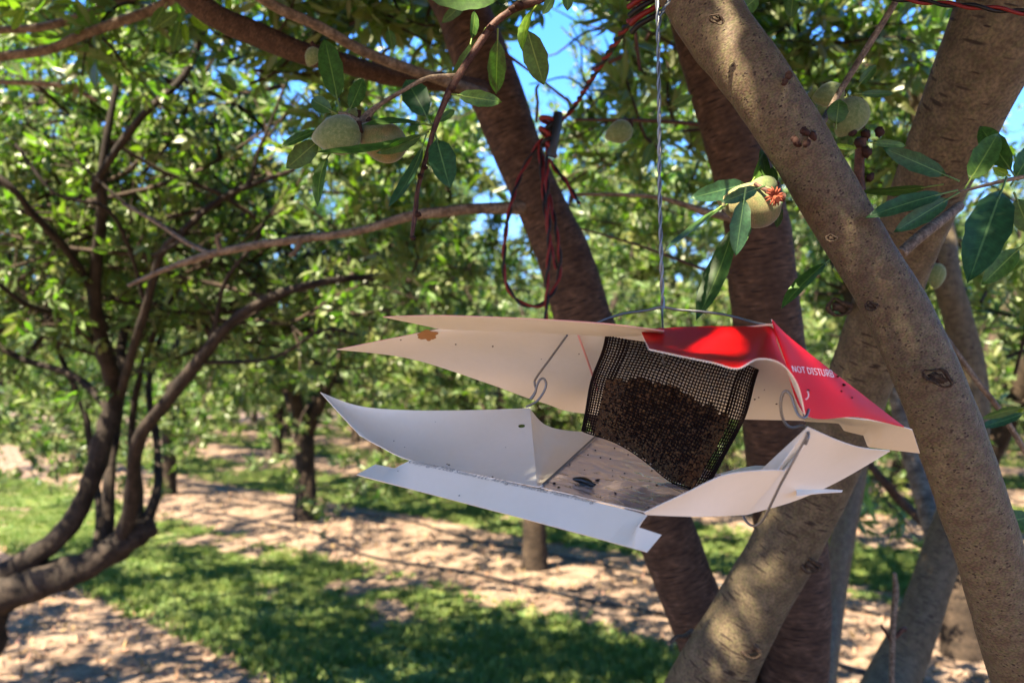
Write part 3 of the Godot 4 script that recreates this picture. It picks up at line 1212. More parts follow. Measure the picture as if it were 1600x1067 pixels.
# ---------------------------------------------------------------- the tree the trap hangs in
func nearest_tree() -> void:
	near_tree = thing("spreading_almond_tree", "almond tree with thick crossing limbs on the right, the paper trap hanging among them", "tree", Vector3(0.36, 0, -1.2))
	var limbs := [
		["bark_smooth", 0.085, 0.10, 0.20, [[1010, -130, 0.63, 104], [1075, -30, 0.62, 106], [1128, 55, 0.61, 104], [1190, 135, 0.60, 100], [1273, 268, 0.60, 94], [1345, 390, 0.60, 90], [1412, 505, 0.60, 96], [1462, 620, 0.60, 102], [1508, 750, 0.60, 104], [1556, 900, 0.61, 100], [1600, 1040, 0.63, 100], [1650, 1200, 0.70, 104]]],
		["bark_dashed", 0.05, 0.22, 0.30, [[1640, -150, 0.66, 165], [1575, 10, 0.68, 150], [1505, 170, 0.73, 126], [1445, 310, 0.80, 104], [1398, 430, 0.86, 96], [1345, 590, 0.93, 96], [1290, 725, 0.97, 102], [1228, 850, 1.0, 102], [1166, 960, 1.02, 104], [1110, 1066, 1.04, 118], [1060, 1180, 1.08, 130]]],
		["bark_dark", 0.05, 0.22, 0.35, [[1060, -100, 1.15, 74], [1095, 60, 1.15, 78], [1143, 215, 1.15, 84], [1180, 337, 1.16, 98], [1195, 470, 1.17, 104], [1212, 640, 1.19, 106], [1235, 820, 1.21, 110], [1246, 1000, 1.22, 100], [1220, 1150, 1.24, 120]]],
		["bark_dark", 0.06, 0.22, 0.35, [[650, -120, 1.30, 80], [715, 0, 1.28, 84], [745, 75, 1.26, 88], [776, 150, 1.25, 84], [812, 245, 1.25, 76], [850, 330, 1.25, 76], [885, 410, 1.25, 84], [912, 500, 1.25, 88], [970, 660, 1.25, 92], [1040, 830, 1.25, 94], [1080, 935, 1.25, 92], [1130, 1060, 1.25, 100], [1190, 1180, 1.25, 110]]],
		["bark_dashed", 0.05, 0.22, 0.30, [[1440, 130, 2.0, 40], [1462, 300, 1.95, 42], [1480, 430, 1.9, 42], [1498, 500, 1.9, 43], [1517, 590, 1.9, 48], [1518, 690, 1.9, 50], [1500, 780, 1.9, 52], [1470, 870, 1.9, 56], [1436, 970, 1.88, 62], [1396, 1060, 1.85, 74], [1330, 1200, 1.7, 90]]],
		["bark_smooth", 0.04, 0.22, 0.30, [[1368, 560, 1.85, 26], [1345, 690, 1.82, 30], [1334, 760, 1.8, 34], [1316, 850, 1.75, 36], [1300, 950, 1.7, 38], [1285, 1040, 1.6, 46], [1262, 1180, 1.45, 60]]],
		# side branches
		["bark_dark", 0.22, 0.1, 0.2, [[775, 150, 1.24, 36], [740, 140, 1.2, 34], [690, 128, 1.16, 31], [600, 116, 1.1, 30], [540, 100, 1.06, 32], [470, 82, 1.02, 34], [400, 52, 1.0, 37], [330, 20, 0.98, 38], [250, -40, 0.96, 40]]],
		["bark_twig", 0.06, 0.1, 0.2, [[755, 148, 1.2, 22], [700, 128, 1.12, 18], [620, 101, 1.05, 17], [560, 76, 1.0, 17], [500, 42, 0.96, 17], [430, 10, 0.93, 17], [370, -30, 0.9, 17]]],
		["bark_twig", 0.08, 0.1, 0.2, [[835, 324, 1.24, 22], [800, 325, 1.22, 20], [740, 326, 1.2, 17], [700, 330, 1.2, 17], [640, 338, 1.22, 16], [560, 361, 1.26, 13], [480, 372, 1.3, 13], [400, 383, 1.34, 13], [330, 397, 1.38, 13], [260, 420, 1.42, 9], [200, 446, 1.46, 6]]],
		["bark_twig", 0.08, 0.1, 0.2, [[330, 397, 1.38, 9], [290, 378, 1.42, 8], [240, 345, 1.46, 7], [190, 318, 1.5, 5]]],
		["bark_twig", 0.08, 0.1, 0.2, [[290, -18, 1.6, 17], [240, 14, 1.6, 16], [180, 36, 1.6, 16], [126, 55, 1.6, 15], [72, 78, 1.6, 15], [0, 88, 1.6, 15], [-80, 100, 1.6, 15]]],
		["bark_twig", 0.08, 0.1, 0.2, [[230, -15, 1.7, 15], [170, 8, 1.7, 15], [112, 30, 1.7, 14], [58, 43, 1.7, 13], [0, 47, 1.7, 12], [-70, 60, 1.7, 12]]],
		["bark_twig", 0.08, 0.1, 0.2, [[-40, 126, 1.7, 8], [0, 128, 1.7, 8], [60, 130, 1.7, 8], [108, 137, 1.7, 8], [150, 157, 1.7, 6]]],
		["bark_twig", 0.05, 0.1, 0.2, [[1160, 345, 1.14, 15], [1106, 332, 1.12, 12], [1070, 320, 1.12, 9], [1026, 308, 1.12, 7], [960, 304, 1.12, 6], [895, 304, 1.14, 5]]],
		["bark_red_twig", 0.05, 0.1, 0.2, [[1140, 205, 1.16, 10], [1087, 194, 1.2, 7], [1000, 188, 1.3, 6], [900, 187, 1.4, 4]]],
		["bark_red_twig", 0.05, 0.1, 0.2, [[1195, 452, 1.16, 8], [1095, 419, 1.3, 5], [1000, 384, 1.4, 4], [905, 356, 1.5, 3]]],
		["bark_dark", 0.05, 0.1, 0.2, [[1330, 690, 2.3, 10], [1380, 750, 2.2, 13], [1410, 785, 2.2, 15], [1450, 822, 2.1, 17], [1474, 862, 1.93, 20]]],
		["bark_twig", 0.05, 0.1, 0.2, [[1395, 600, 2.3, 20], [1418, 690, 2.2, 26], [1440, 760, 2.1, 30], [1468, 850, 1.95, 36]]],
		["bark_twig", 0.05, 0.1, 0.2, [[1470, 515, 0.92, 8], [1520, 585, 0.9, 9], [1561, 638, 0.9, 9], [1600, 700, 0.9, 9], [1660, 800, 0.9, 10]]],
		["bark_red_twig", 0.1, 0.1, 0.2, [[790, 84, 1.2, 6], [818, 104, 1.2, 4], [850, 128, 1.22, 4], [890, 158, 1.25, 3]]],
		["bark_red_twig", 0.2, 0.1, 0.2, [[838, 190, 1.22, 5], [840, 160, 1.2, 5], [838, 140, 1.2, 5], [842, 132, 1.2, 4]]],
		["bark_dark", 0.2, 0.1, 0.2, [[540, 96, 1.05, 16], [512, 76, 1.04, 11], [500, 70, 1.04, 8]]],
		["bark_twig", 0.2, 0.1, 0.2, [[470, 373, 1.3, 10], [462, 392, 1.3, 8], [452, 400, 1.3, 7]]],
		["bark_twig", 0.2, 0.1, 0.2, [[345, 393, 1.37, 9], [338, 372, 1.36, 7], [346, 366, 1.36, 5]]],
		["bark_red_twig", 0.05, 0.1, 0.2, [[925, 108, 2.0, 8], [1010, 62, 1.9, 6], [1040, -40, 1.9, 6]]],
	]
	for i in limbs.size():
		var q = limbs[i]
		var s := Shape.new()
		tube(s, px_path(q[4], 8 if i < 6 else 5), 28 if i < 6 else 9, q[1], q[2], 1.0, 500 + i)
		part("limb" if i < 6 else "branch", s.done(M[q[0]]), near_tree)
	# trunk that the limbs leave, below the frame
	var s := Shape.new()
	tube(s, smooth_path([[Vector3(0.34, -0.1, -1.28), 0.19], [Vector3(0.34, 0.1, -1.28), 0.15], [Vector3(0.34, 0.5, -1.28), 0.125], [Vector3(0.34, 0.86, -1.26), 0.13], [Vector3(0.33, 0.97, -1.22), 0.09]]), 20, 0.12, 0.3, 1.0, 31)
	part("trunk", s.done(M.bark_dashed), near_tree)
	for path in [[P(1650, 1200, 0.70), Vector3(0.40, 0.95, -0.95), Vector3(0.36, 0.75, -1.2)], [P(1330, 1200, 1.7), Vector3(0.42, 0.6, -1.4)], [P(1262, 1180, 1.45), Vector3(0.38, 0.7, -1.32)], [P(1060, 1180, 1.08), Vector3(0.30, 0.85, -1.2)]]:
		var l := Shape.new()
		var pp := []
		for p in path:
			pp.append([p, 0.034 + 0.02 * pp.size()])
		tube(l, smooth_path(pp), 16, 0.05, 0.22, 1.0, 600)
		part("limb", l.done(M.bark_dashed), near_tree)

	# knots: a raised lip round a sunken scar
	for q in [[1466, 590, 0.556, 30, "bark_smooth"], [1362, 478, 0.556, 16, "bark_smooth"], [1300, 372, 0.559, 13, "bark_smooth"], [1164, 1010, 0.985, 34, "bark_dashed"], [1268, 884, 0.96, 26, "bark_dashed"], [1312, 480, 0.88, 30, "bark_dashed"], [1120, 30, 0.57, 16, "bark_smooth"]]:
		var k := Shape.new()
		var c := P(q[0], q[1], q[2])
		var r0: float = q[3] / F * q[2] * 0.5
		var toward := (eye.origin - c).normalized()
		var b := Basis.looking_at(-toward, Vector3(0.5, 1, 0).normalized())
		var ring := []
		for j in 17:
			var a := TAU * j / 16.0
			ring.append([c + b * Vector3(cos(a) * r0 * (1.25 + 0.25 * sin(a * 2 + q[0])), sin(a) * r0 * (0.75 + 0.2 * cos(a * 3 + q[0])), 0.0) + toward * r0 * 0.02, r0 * (0.20 + 0.08 * sin(a * 2.0))])
		tube(k, ring, 7, 0.5, 0.05, 1.0, int(q[0]), false)
		blob(k, c - toward * r0 * 0.1, Vector3(r0 * 0.8, r0 * 0.5, r0 * 0.25), b, 0.9, int(q[0]), 7)
		part("knot", k.done(M["bark_knot"]), near_tree)

	# bud clusters and short spurs
	for q in [[1246, 222, 0.555, 14], [1258, 206, 0.553, 13], [1271, 213, 0.556, 13], [1240, 215, 0.556, 10], [1262, 224, 0.552, 12], [1233, 118, 0.57, 12], [1226, 128, 0.57, 10],
			[1333, 205, 0.68, 14], [1354, 211, 0.68, 16], [1376, 207, 0.68, 16], [1357, 238, 0.68, 16], [1359, 277, 0.69, 13], [1341, 222, 0.68, 15], [1347, 196, 0.69, 11]]:
		var k := Shape.new()
		var r0: float = q[3] / F * q[2] * 0.5
		for e in 3:
			blob(k, P(q[0] + rng.randf_range(-2.5, 2.5), q[1] + rng.randf_range(-2.5, 2.5), q[2] + rng.randf_range(-0.003, 0.003)), Vector3(r0 * 0.75, r0 * 1.0, r0 * 0.75), Basis(Vector3.BACK, rng.randf_range(-1, 1)), 0.5, int(q[0]) + e, 5)
		part("bud", k.done(M.bud), near_tree)

	# shoots round the limbs that fill the upper right, then the crown overhead
	var g := Growth.new()
	var r := RandomNumberGenerator.new()
	r.seed = 171
	for q in [[1010, 30, 2.0], [985, 110, 2.1], [1050, 90, 1.9], [1060, 215, 1.8], [960, 210, 2.2], [940, 250, 2.3], [1230, 60, 1.9], [1290, 40, 1.9], [1330, 110, 2.0], [1260, 130, 2.0], [1400, 160, 2.2], [1380, 60, 2.0], [1420, 240, 2.2], [1340, 300, 2.3], [1560, 480, 2.0], [1600, 560, 2.0], [640, 420, 2.2], [560, 300, 2.4], [600, 40, 2.1], [470, 0, 2.0], [220, 40, 2.0], [120, 90, 2.0], [1180, 20, 1.9], [1000, 260, 2.6], [1060, 330, 2.8], [960, 330, 3.0], [1080, 130, 2.2], [1010, 200, 2.4], [1250, 220, 2.4], [1300, 250, 2.6], [1400, 300, 2.4], [1440, 90, 2.4], [1350, 190, 2.6], [980, 40, 2.3], [1040, 20, 2.2], [700, 250, 2.8], [660, 180, 2.8], [740, 420, 2.9], [600, 200, 2.7], [1010, 420, 3.4], [1080, 400, 3.2], [690, 300, 3.0], [720, 245, 3.0], [650, 285, 3.2], [735, 385, 3.2], [700, 410, 3.2], [1000, 330, 3.6], [950, 405, 3.6], [1090, 345, 3.4], [1050, 270, 3.0], [600, 250, 3.2], [560, 200, 3.0], [930, 300, 3.4], [640, 50, 1.7], [700, 30, 1.7], [560, 25, 1.7], [500, 5, 1.6], [420, 110, 1.8], [330, 80, 1.8], [180, 70, 1.9], [60, 55, 1.9], [260, 20, 1.8], [620, 160, 2.2], [1100, 120, 1.9], [1480, 60, 2.2]]:
		for e in 4:
			var c := r.randf() * TAU
			shoot_in_view(g, P(q[0] + r.randf_range(-30, 30), q[1] + r.randf_range(-30, 30), q[2] + r.randf_range(-0.1, 0.3)), Vector3(cos(c), r.randf_range(-0.2, 0.6), sin(c) * 0.5).normalized(), r.randf_range(0.2, 0.4), r)
	for b in 1000:
		var c := r.randf() * TAU
		var rad := sqrt(r.randf()) * (1.5 if b % 5 < 2 else 0.75)
		var h := r.randf_range(2.1, 4.0)
		var p := Vector3(0.15, 1.5, -0.6) + sun_side * (h - 1.5) / sun_side.y + Vector3(cos(c) * rad, 0, sin(c) * rad)
		if to_px(p).z > 0.3 and to_px(p).y > -60:
			continue
		grow_shoot(g, p, Vector3(cos(c), r.randf_range(-0.3, 0.5), sin(c)).normalized(), r.randf_range(0.4, 0.8), 0.008, 1, r, 1, 0.8)
	for b in 70:
		var c := r.randf() * TAU
		var rad := sqrt(r.randf()) * 2.1
		var p := Vector3(0.1 + cos(c) * rad - 0.25, r.randf_range(2.25, 4.0) - 0.12 * rad, -0.9 + sin(c) * rad)
		if to_px(p).z > 0.3 and to_px(p).y > -60:
			continue
		grow_shoot(g, p, Vector3(cos(c), r.randf_range(-0.3, 0.5), sin(c)).normalized(), r.randf_range(0.5, 0.9), 0.009, 1, r, 1, 0.9)
	# the upper limbs that carry that crown
	for q in [[P(1010, -130, 0.63), Vector3(-0.1, 2.4, -0.6), Vector3(-0.6, 3.3, -0.3)], [P(1640, -150, 0.66), Vector3(0.75, 2.6, -0.5), Vector3(1.1, 3.6, -0.3)], [P(1060, -100, 1.15), Vector3(0.25, 2.9, -1.2), Vector3(0.3, 3.8, -1.3)], [P(650, -120, 1.30), Vector3(-0.5, 2.8, -1.3), Vector3(-0.9, 3.6, -1.2)]]:
		var l := Shape.new()
		tube(l, smooth_path([[q[0], 0.028], [q[1], 0.022], [q[2], 0.008]]), 10, 0.06, 0.22, 1.0, 7)
		part("limb", l.done(M.bark_dashed), near_tree)
	finish_leafy(g, near_tree, 150)


# a leafy shoot that stays where it is seen
func shoot_in_view(g: Growth, at: Vector3, dir: Vector3, length: float, r: RandomNumberGenerator) -> void:
	var path := [[at, 0.004]]
	var p := at
	for i in 5:
		dir = (dir + Vector3(r.randfn(), r.randfn(), r.randfn()) * 0.25).normalized()
		p += dir * length / 5
		path.append([p, 0.004 - 0.0006 * i])
	tube(g.wood, smooth_path(path, 2), 5, 0.0, 0.2, 1.0, 1, false)
	for i in int(length / 0.028):
		var t := r.randf_range(0.0, 1.0) * 5.0
		var a := int(minf(t, 4.999))
		var q := to_px(path[a][0])
		if Vector2((q.x - 895.0) / 70.0, (q.y - 110.0) / 100.0).length() < 1.0:
			continue
		put_sprig(g, path[a][0].lerp(path[a + 1][0], t - a), dir, r, 0)


func twig(path: Array, bark_name: String, leaves: Array, lump := 0.12) -> Node3D:
	var s := Shape.new()
	tube(s, px_path(path, 6), 8, lump, 0.06, 1.0, int(absf(path[0][0])))
	var o := part("twig", s.done(M[bark_name]), near_tree)
	add_leaves(o, leaves)
	return o


func twigs_and_leaves() -> void:
	# the twig that hangs over the almond pair
	var a := 0.60
	twig([[905, -40, 0.62, 10], [847, -2, a, 11], [812, 9, a, 14], [793, 20, a, 11], [767, 42, a, 12], [735, 90, a, 12], [706, 136, a, 12], [690, 170, a, 10], [677, 205, a, 9], [668, 238, a, 8], [660, 266, a, 7], [652, 300, a, 7], [649, 330, a, 8], [643, 372, a, 6]], "bark_red_twig", [
		[675, 197, 636, 126, 47, a, 0.03, "blue", 0.25],
		[700, 146, 783, 159, 27, a, -0.02, "mid", -0.2],
		[679, 205, 703, 294, 46, a, -0.02, "blue", 0.1],
		[676, 200, 527, 275, 19, a, -0.06, "mid", -0.25],
		[670, 206, 590, 246, 19, a, -0.03, "deep", 0.1],
		[666, 210, 629, 327, 21, a, -0.03, "blue", -0.2],
		[675, 196, 561, 177, 8, a, -0.03, "deep", 0.15],
		[677, 195, 710, 172, 14, a, 0.02, "deep", 0.2],
		[760, 43, 704, 131, 22, a, 0.02, "deep", 0.0],
		[778, 44, 775, 147, 33, a, 0.03, "deep", 0.05],
		[819, 30, 850, 133, 43, a, 0.02, "deep", 0.0],
		[840, 6, 789, 75, 9, a, -0.03, "young", 0.2],
		[640, -14, 782, -4, 48, a, -0.02, "deep", -0.15],
		[868, -12, 848, 23, 17, a, 0.0, "deep", 0.1],
		[888, -22, 887, 17, 20, a, 0.0, "deep", 0.1],
		[606, 40, 614, 79, 18, 0.9, 0.0, "deep", 0.1],
		[740, -10, 690, 36, 20, 0.8, 0.0, "deep", 0.1],
		[735, 70, 745, 18, 16, a, 0.02, "deep", 0.1],
	])
	# scars and buds on that twig
	for q in [[810, 8, 16], [800, 14, 12], [653, 335, 11], [645, 372, 9], [664, 262, 8], [656, 275, 9], [767, 44, 13], [706, 138, 13]]:
		var s := Shape.new()
		var r0: float = q[2] / F * a * 0.5
		blob(s, P(q[0], q[1], a - 0.002), Vector3(r0, r0 * 0.8, r0), Basis(), 0.7, int(q[0]), 6)
		part("bud", s.done(M.bud), near_tree)
	# the spur that carries the almond pair
	var b := 0.61
	twig([[716, 118, a, 8], [668, 122, a + 0.01, 8], [627, 143, b, 7], [592, 164, b, 8], [574, 180, b, 13], [562, 190, b, 13], [545, 180, b, 7], [529, 176, b, 5]], "bark_twig", [
		[532, 178, 507, 60, 42, b, 0.03, "deep", 0.1],
		[542, 182, 567, 123, 28, b, 0.02, "deep", 0.15],
		[527, 178, 487, 156, 28, b, 0.02, "deep", 0.2],
		[505, 200, 436, 226, 15, b, -0.02, "deep", 0.1],
		[506, 212, 447, 263, 36, b, 0.0, "deep", 0.1],
		[516, 238, 468, 315, 15, b, -0.03, "mid", 0.3],
	])
	# cluster beside the almond on the big limb
	var d := 0.60
	twig([[1226, 308, 0.575, 14], [1212, 306, 0.575, 13], [1203, 300, 0.58, 8], [1180, 287, 0.59, 6]], "bark_red_twig", [
		[1180, 284, 1081, 309, 34, d, 0.0, "blue", 0.25],
		[1150, 309, 1038, 392, 8, d, -0.05, "deep", 0.0],
		[1136, 316, 1048, 380, 6, d, -0.02, "deep", 0.05],
		[1155, 326, 1105, 502, 38, d - 0.03, -0.03, "deep", -0.15],
		[1166, 293, 1150, 400, 34, d - 0.05, 0.0, "blue", 0.05],
		[1196, 290, 1128, 316, 24, d - 0.04, 0.0, "blue", 0.15],
		[1176, 325, 1160, 384, 16, d, 0.0, "deep", 0.0],
		[1171, 292, 1199, 243, 18, d, 0.03, "mid", 0.1],
		[1200, 296, 1190, 232, 16, d, 0.03, "deep", 0.0],
		[1213, 294, 1207, 260, 14, d, 0.02, "deep", 0.0],
		[1222, 316, 1214, 356, 14, d, 0.02, "blue", 0.0],
		[1304, 400, 1210, 475, 20, 0.66, -0.02, "mid", 0.12],
		[1302, 420, 1318, 442, 9, 0.68, 0.0, "young", 0.1],
	])
	# leafy twig at the right edge
	var e := 0.56
	twig([[1680, 268, e, 8], [1615, 274, e, 7], [1575, 281, e, 6], [1530, 292, e, 5], [1500, 300, e, 4]], "bark_twig", [
		[1500, 283, 1381, 231, 33, e, 0.03, "blue", -0.15],
		[1497, 297, 1350, 332, 29, e, 0.0, "blue", 0.12],
		[1500, 300, 1397, 363, 32, e, 0.0, "blue", 0.05],
		[1475, 288, 1345, 308, 16, e + 0.02, 0.03, "deep", 0.1],
		[1506, 299, 1561, 208, 42, e, 0.02, "mid", 0.1],
		[1574, 276, 1514, 441, 66, e, -0.05, "blue", 0.1],
		[1592, 282, 1532, 197, 40, e, 0.04, "deep", 0.1],
		[1604, 378, 1535, 445, 34, e + 0.05, 0.0, "mid", 0.1],
		[1529, 390, 1583, 371, 18, e + 0.05, 0.03, "deep", 0.1],
		[1580, 275, 1552, 262, 16, e + 0.03, 0.0, "young", 0.1],
		[1585, 300, 1612, 365, 40, e, 0.0, "deep", 0.1],
		[1580, 290, 1620, 225, 34, e + 0.02, 0.03, "mid", 0.1],
		[1612, 634, 1533, 650, 15, 0.75, 0.0, "deep", -0.1],
		[1614, 640, 1535, 672, 18, 0.75, 0.0, "blue", -0.2],
		[1618, 806, 1567, 818, 34, 0.75, 0.0, "deep", 0.1],
	])
	# grey bare twig with almonds at the top right
	twig([[1440, -70, 0.66, 10], [1398, 6, 0.65, 10], [1357, 72, 0.645, 10], [1321, 130, 0.64, 10], [1300, 165, 0.63, 9], [1284, 194, 0.60, 11], [1268, 214, 0.57, 10]], "bark_twig", [
		[1285, 188, 1241, 147, 26, 0.66, 0.02, "deep", 0.1],
		[1306, 202, 1312, 155, 34, 0.60, 0.0, "deep", 0.2],
		[1335, 146, 1399, 148, 13, 0.67, 0.0, "deep", -0.1],
		[1337, 139, 1370, 101, 18, 0.67, 0.0, "deep", 0.1],
		[1352, 222, 1418, 226, 14, 0.70, 0.0, "mid", 0.1],
		[1300, 216, 1252, 190, 14, 0.66, 0.0, "mid", 0.1],
		[1296, 226, 1340, 232, 10, 0.66, 0.0, "young", 0.1],
		[1240, -8, 1236, 29, 24, 0.75, 0.0, "deep", 0.1],
		[1192, -12, 1149, 26, 30, 0.7, 0.0, "mid", 0.1],
		[1473, 97, 1496, 58, 10, 0.9, 0.0, "young", 0.1],
	])
	twig([[1346, 306, 0.69, 17], [1343, 280, 0.69, 17], [1344, 245, 0.685, 16], [1347, 215, 0.68, 16]], "bark_red_twig", [], 0.2)
	twig([[1408, 396, 0.70, 18], [1440, 368, 0.71, 18], [1470, 345, 0.73, 17], [1500, 322, 0.76, 16]], "bark_twig", [], 0.1)
	# dead sprout and stub at the lower right
	twig([[1393, 1120, 1.3, 10], [1394, 1060, 1.3, 9], [1396, 980, 1.3, 9], [1400, 930, 1.3, 10], [1398, 895, 1.3, 6]], "bark_twig", [], 0.3)
	twig([[1396, 1005, 1.3, 5], [1386, 990, 1.3, 5], [1378, 978, 1.29, 4]], "bark_red_twig", [], 0.3)
	twig([[1396, 1000, 1.3, 6], [1410, 984, 1.3, 8], [1416, 984, 1.3, 7]], "bark_red_twig", [], 0.3)
	twig([[1082, 985, 1.1, 7], [1070, 994, 1.08, 7], [1056, 996, 1.07, 7], [1045, 1006, 1.06, 6]], "bark_twig", [], 0.2)
	# leaves at the top left and lone leaves between the limbs
	twig([[330, -60, 1.15, 8], [306, -10, 1.15, 7], [290, 20, 1.15, 6]], "bark_twig", [
		[284, 22, 269, 82, 19, 1.15, 0.0, "mid", 0.1],
		[287, 28, 291, 71, 12, 1.15, 0.0, "young", 0.1],
		[296, 16, 324, 47, 25, 1.15, 0.0, "young", 0.1],
		[312, -12, 321, 26, 12, 1.15, 0.0, "young", 0.1],
		[240, 46, 278, 18, 20, 1.15, 0.0, "mid", 0.1],
		[260, 4, 236, 44, 18, 1.15, 0.0, "mid", 0.1],
		[40, 8, 18, 47, 14, 1.3, 0.0, "young", 0.1],
		[-4, 26, 30, 17, 10, 1.3, 0.0, "young", 0.1],
		[70, 4, 124, 2, 8, 1.3, 0.0, "young", 0.1],
		[341, 111, 369, 143, 22, 1.2, 0.0, "deep", 0.1],
	])
	twig([[985, -40, 1.0, 7], [992, 40, 1.0, 6], [1000, 110, 1.0, 5]], "bark_red_twig", [
		[1045, 168, 1083, 149, 18, 1.1, 0.0, "mid", 0.1],
		[1025, 214, 1004, 263, 18, 1.1, 0.0, "deep", 0.1],
	])


# ---------------------------------------------------------------- almonds
func almonds() -> void:
	# [px, py, distance, half length px, half width px, lean, tone, label, stalk px, stalk py]
	var list := [
		[528, 211, 0.59, 36, 31, 1.45, "fruit", "round fuzzy green almond, left one of the pair on the hanging twig", 560, 190],
		[597, 220, 0.60, 40, 31, 2.05, "fruit_blush", "half shaded green almond, right one of the pair on the hanging twig", 574, 186],
		[548, 180, 0.64, 14, 11, 1.0, "fruit", "small pale almond tucked behind the almond pair", 560, 188],
		[968, 206, 0.95, 21, 18, 1.2, "fruit", "small green almond against the blue sky near the twisted wire", 985, 186],
		[488, 88, 0.9, 15, 12, 0.4, "fruit", "small dark green almond under the upper left branch", 486, 66],
		[1296, 148, 0.68, 24, 19, 1.3, "fruit", "pale green almond high beside the bare grey twig", 1318, 150],
		[1330, 182, 0.68, 32, 26, 0.6, "fruit", "larger green almond below the bare grey twig", 1318, 160],
		[1174, 320, 0.60, 47, 35, 1.75, "fruit_blush", "blushed almond hanging against the thick limb among drooping leaves", 1208, 306],
		[1190, 294, 0.60, 26, 17, 1.2, "fruit", "green almond hull squeezed above the blushed almond", 1208, 304],
		[1464, 430, 0.95, 19, 14, 0.1, "fruit", "dim almond behind the leaves at the right edge", 1464, 405],
	]
	for q in list:
		var c := P(q[0], q[1], q[2])
		var o := thing("almond", q[7], "almond", c, "green almonds on the twigs")
		var k: float = q[2] / F
		var L: float = q[3] * k
		var W: float = q[4] * k
		var s := Shape.new()
		var b := eye.basis * Basis(Vector3.BACK, PI * 0.5 + (PI * 0.5 - q[5]))
		var rows := 22
		var cols := 32
		for i in rows + 1:
			for j in cols + 1:
				var t := float(i) / rows
				var a := TAU * (j % cols) / cols
				var y := -cos(PI * t)                      # -1 stalk end, 1 tip
				var rad := sqrt(maxf(0.0, 1.0 - y * y)) * (1.0 - 0.16 * y - 0.05 * y * y)
				var groove := 1.0 - 0.09 * exp(-pow((fposmod(a - PI * 0.32 + PI, TAU) - PI) * 6.0, 2.0))
				var p := Vector3(cos(a) * rad * W * groove, y * L * (1.0 + 0.16 * pow(maxf(y, 0.0), 6.0)), sin(a) * rad * W * 0.78 * groove)
				var nn := Vector3(cos(a) * rad / W, y / L, sin(a) * rad / (W * 0.86)).normalized()
				s.add(c + b * p, b * nn)
		for i in rows:
			for j in cols:
				var at := i * (cols + 1) + j
				s.quad(at, at + 1, at + cols + 2, at + cols + 1)
		part("hull", s.done(M[q[6]]), o)
		var st := Shape.new()
		var foot := c - b.y * L * 0.96
		tube(st, smooth_path([[foot, 0.0028], [foot.lerp(P(q[8], q[9], q[2]), 0.5), 0.0022], [P(q[8], q[9], q[2]), 0.0025]]), 7, 0.2, 0.05, 1.0, 3)
		part("stalk", st.done(M.bud), o)
	# dry flower crown left on the spur of the blushed almond
	var h := Shape.new()
	var hc := P(1208, 308, 0.565)
	for i in 16:
		var a := i * 2.4
		var tip := hc + eye.basis * Vector3(cos(a) * 0.007, sin(a) * 0.007, 0.003)
		tube(h, smooth_path([[hc, 0.0012], [hc.lerp(tip, 0.6) + eye.basis.z * 0.003, 0.0010], [tip, 0.0004]], 3), 5)
	tube(h, smooth_path([[hc, 0.002], [hc + eye.basis * Vector3(0.001, -0.003, 0.008), 0.0022]]), 8)
	part("flower_scar", h.done(M.husk), near_tree)


# ---------------------------------------------------------------- the trap
var bottom_floor: Dictionary


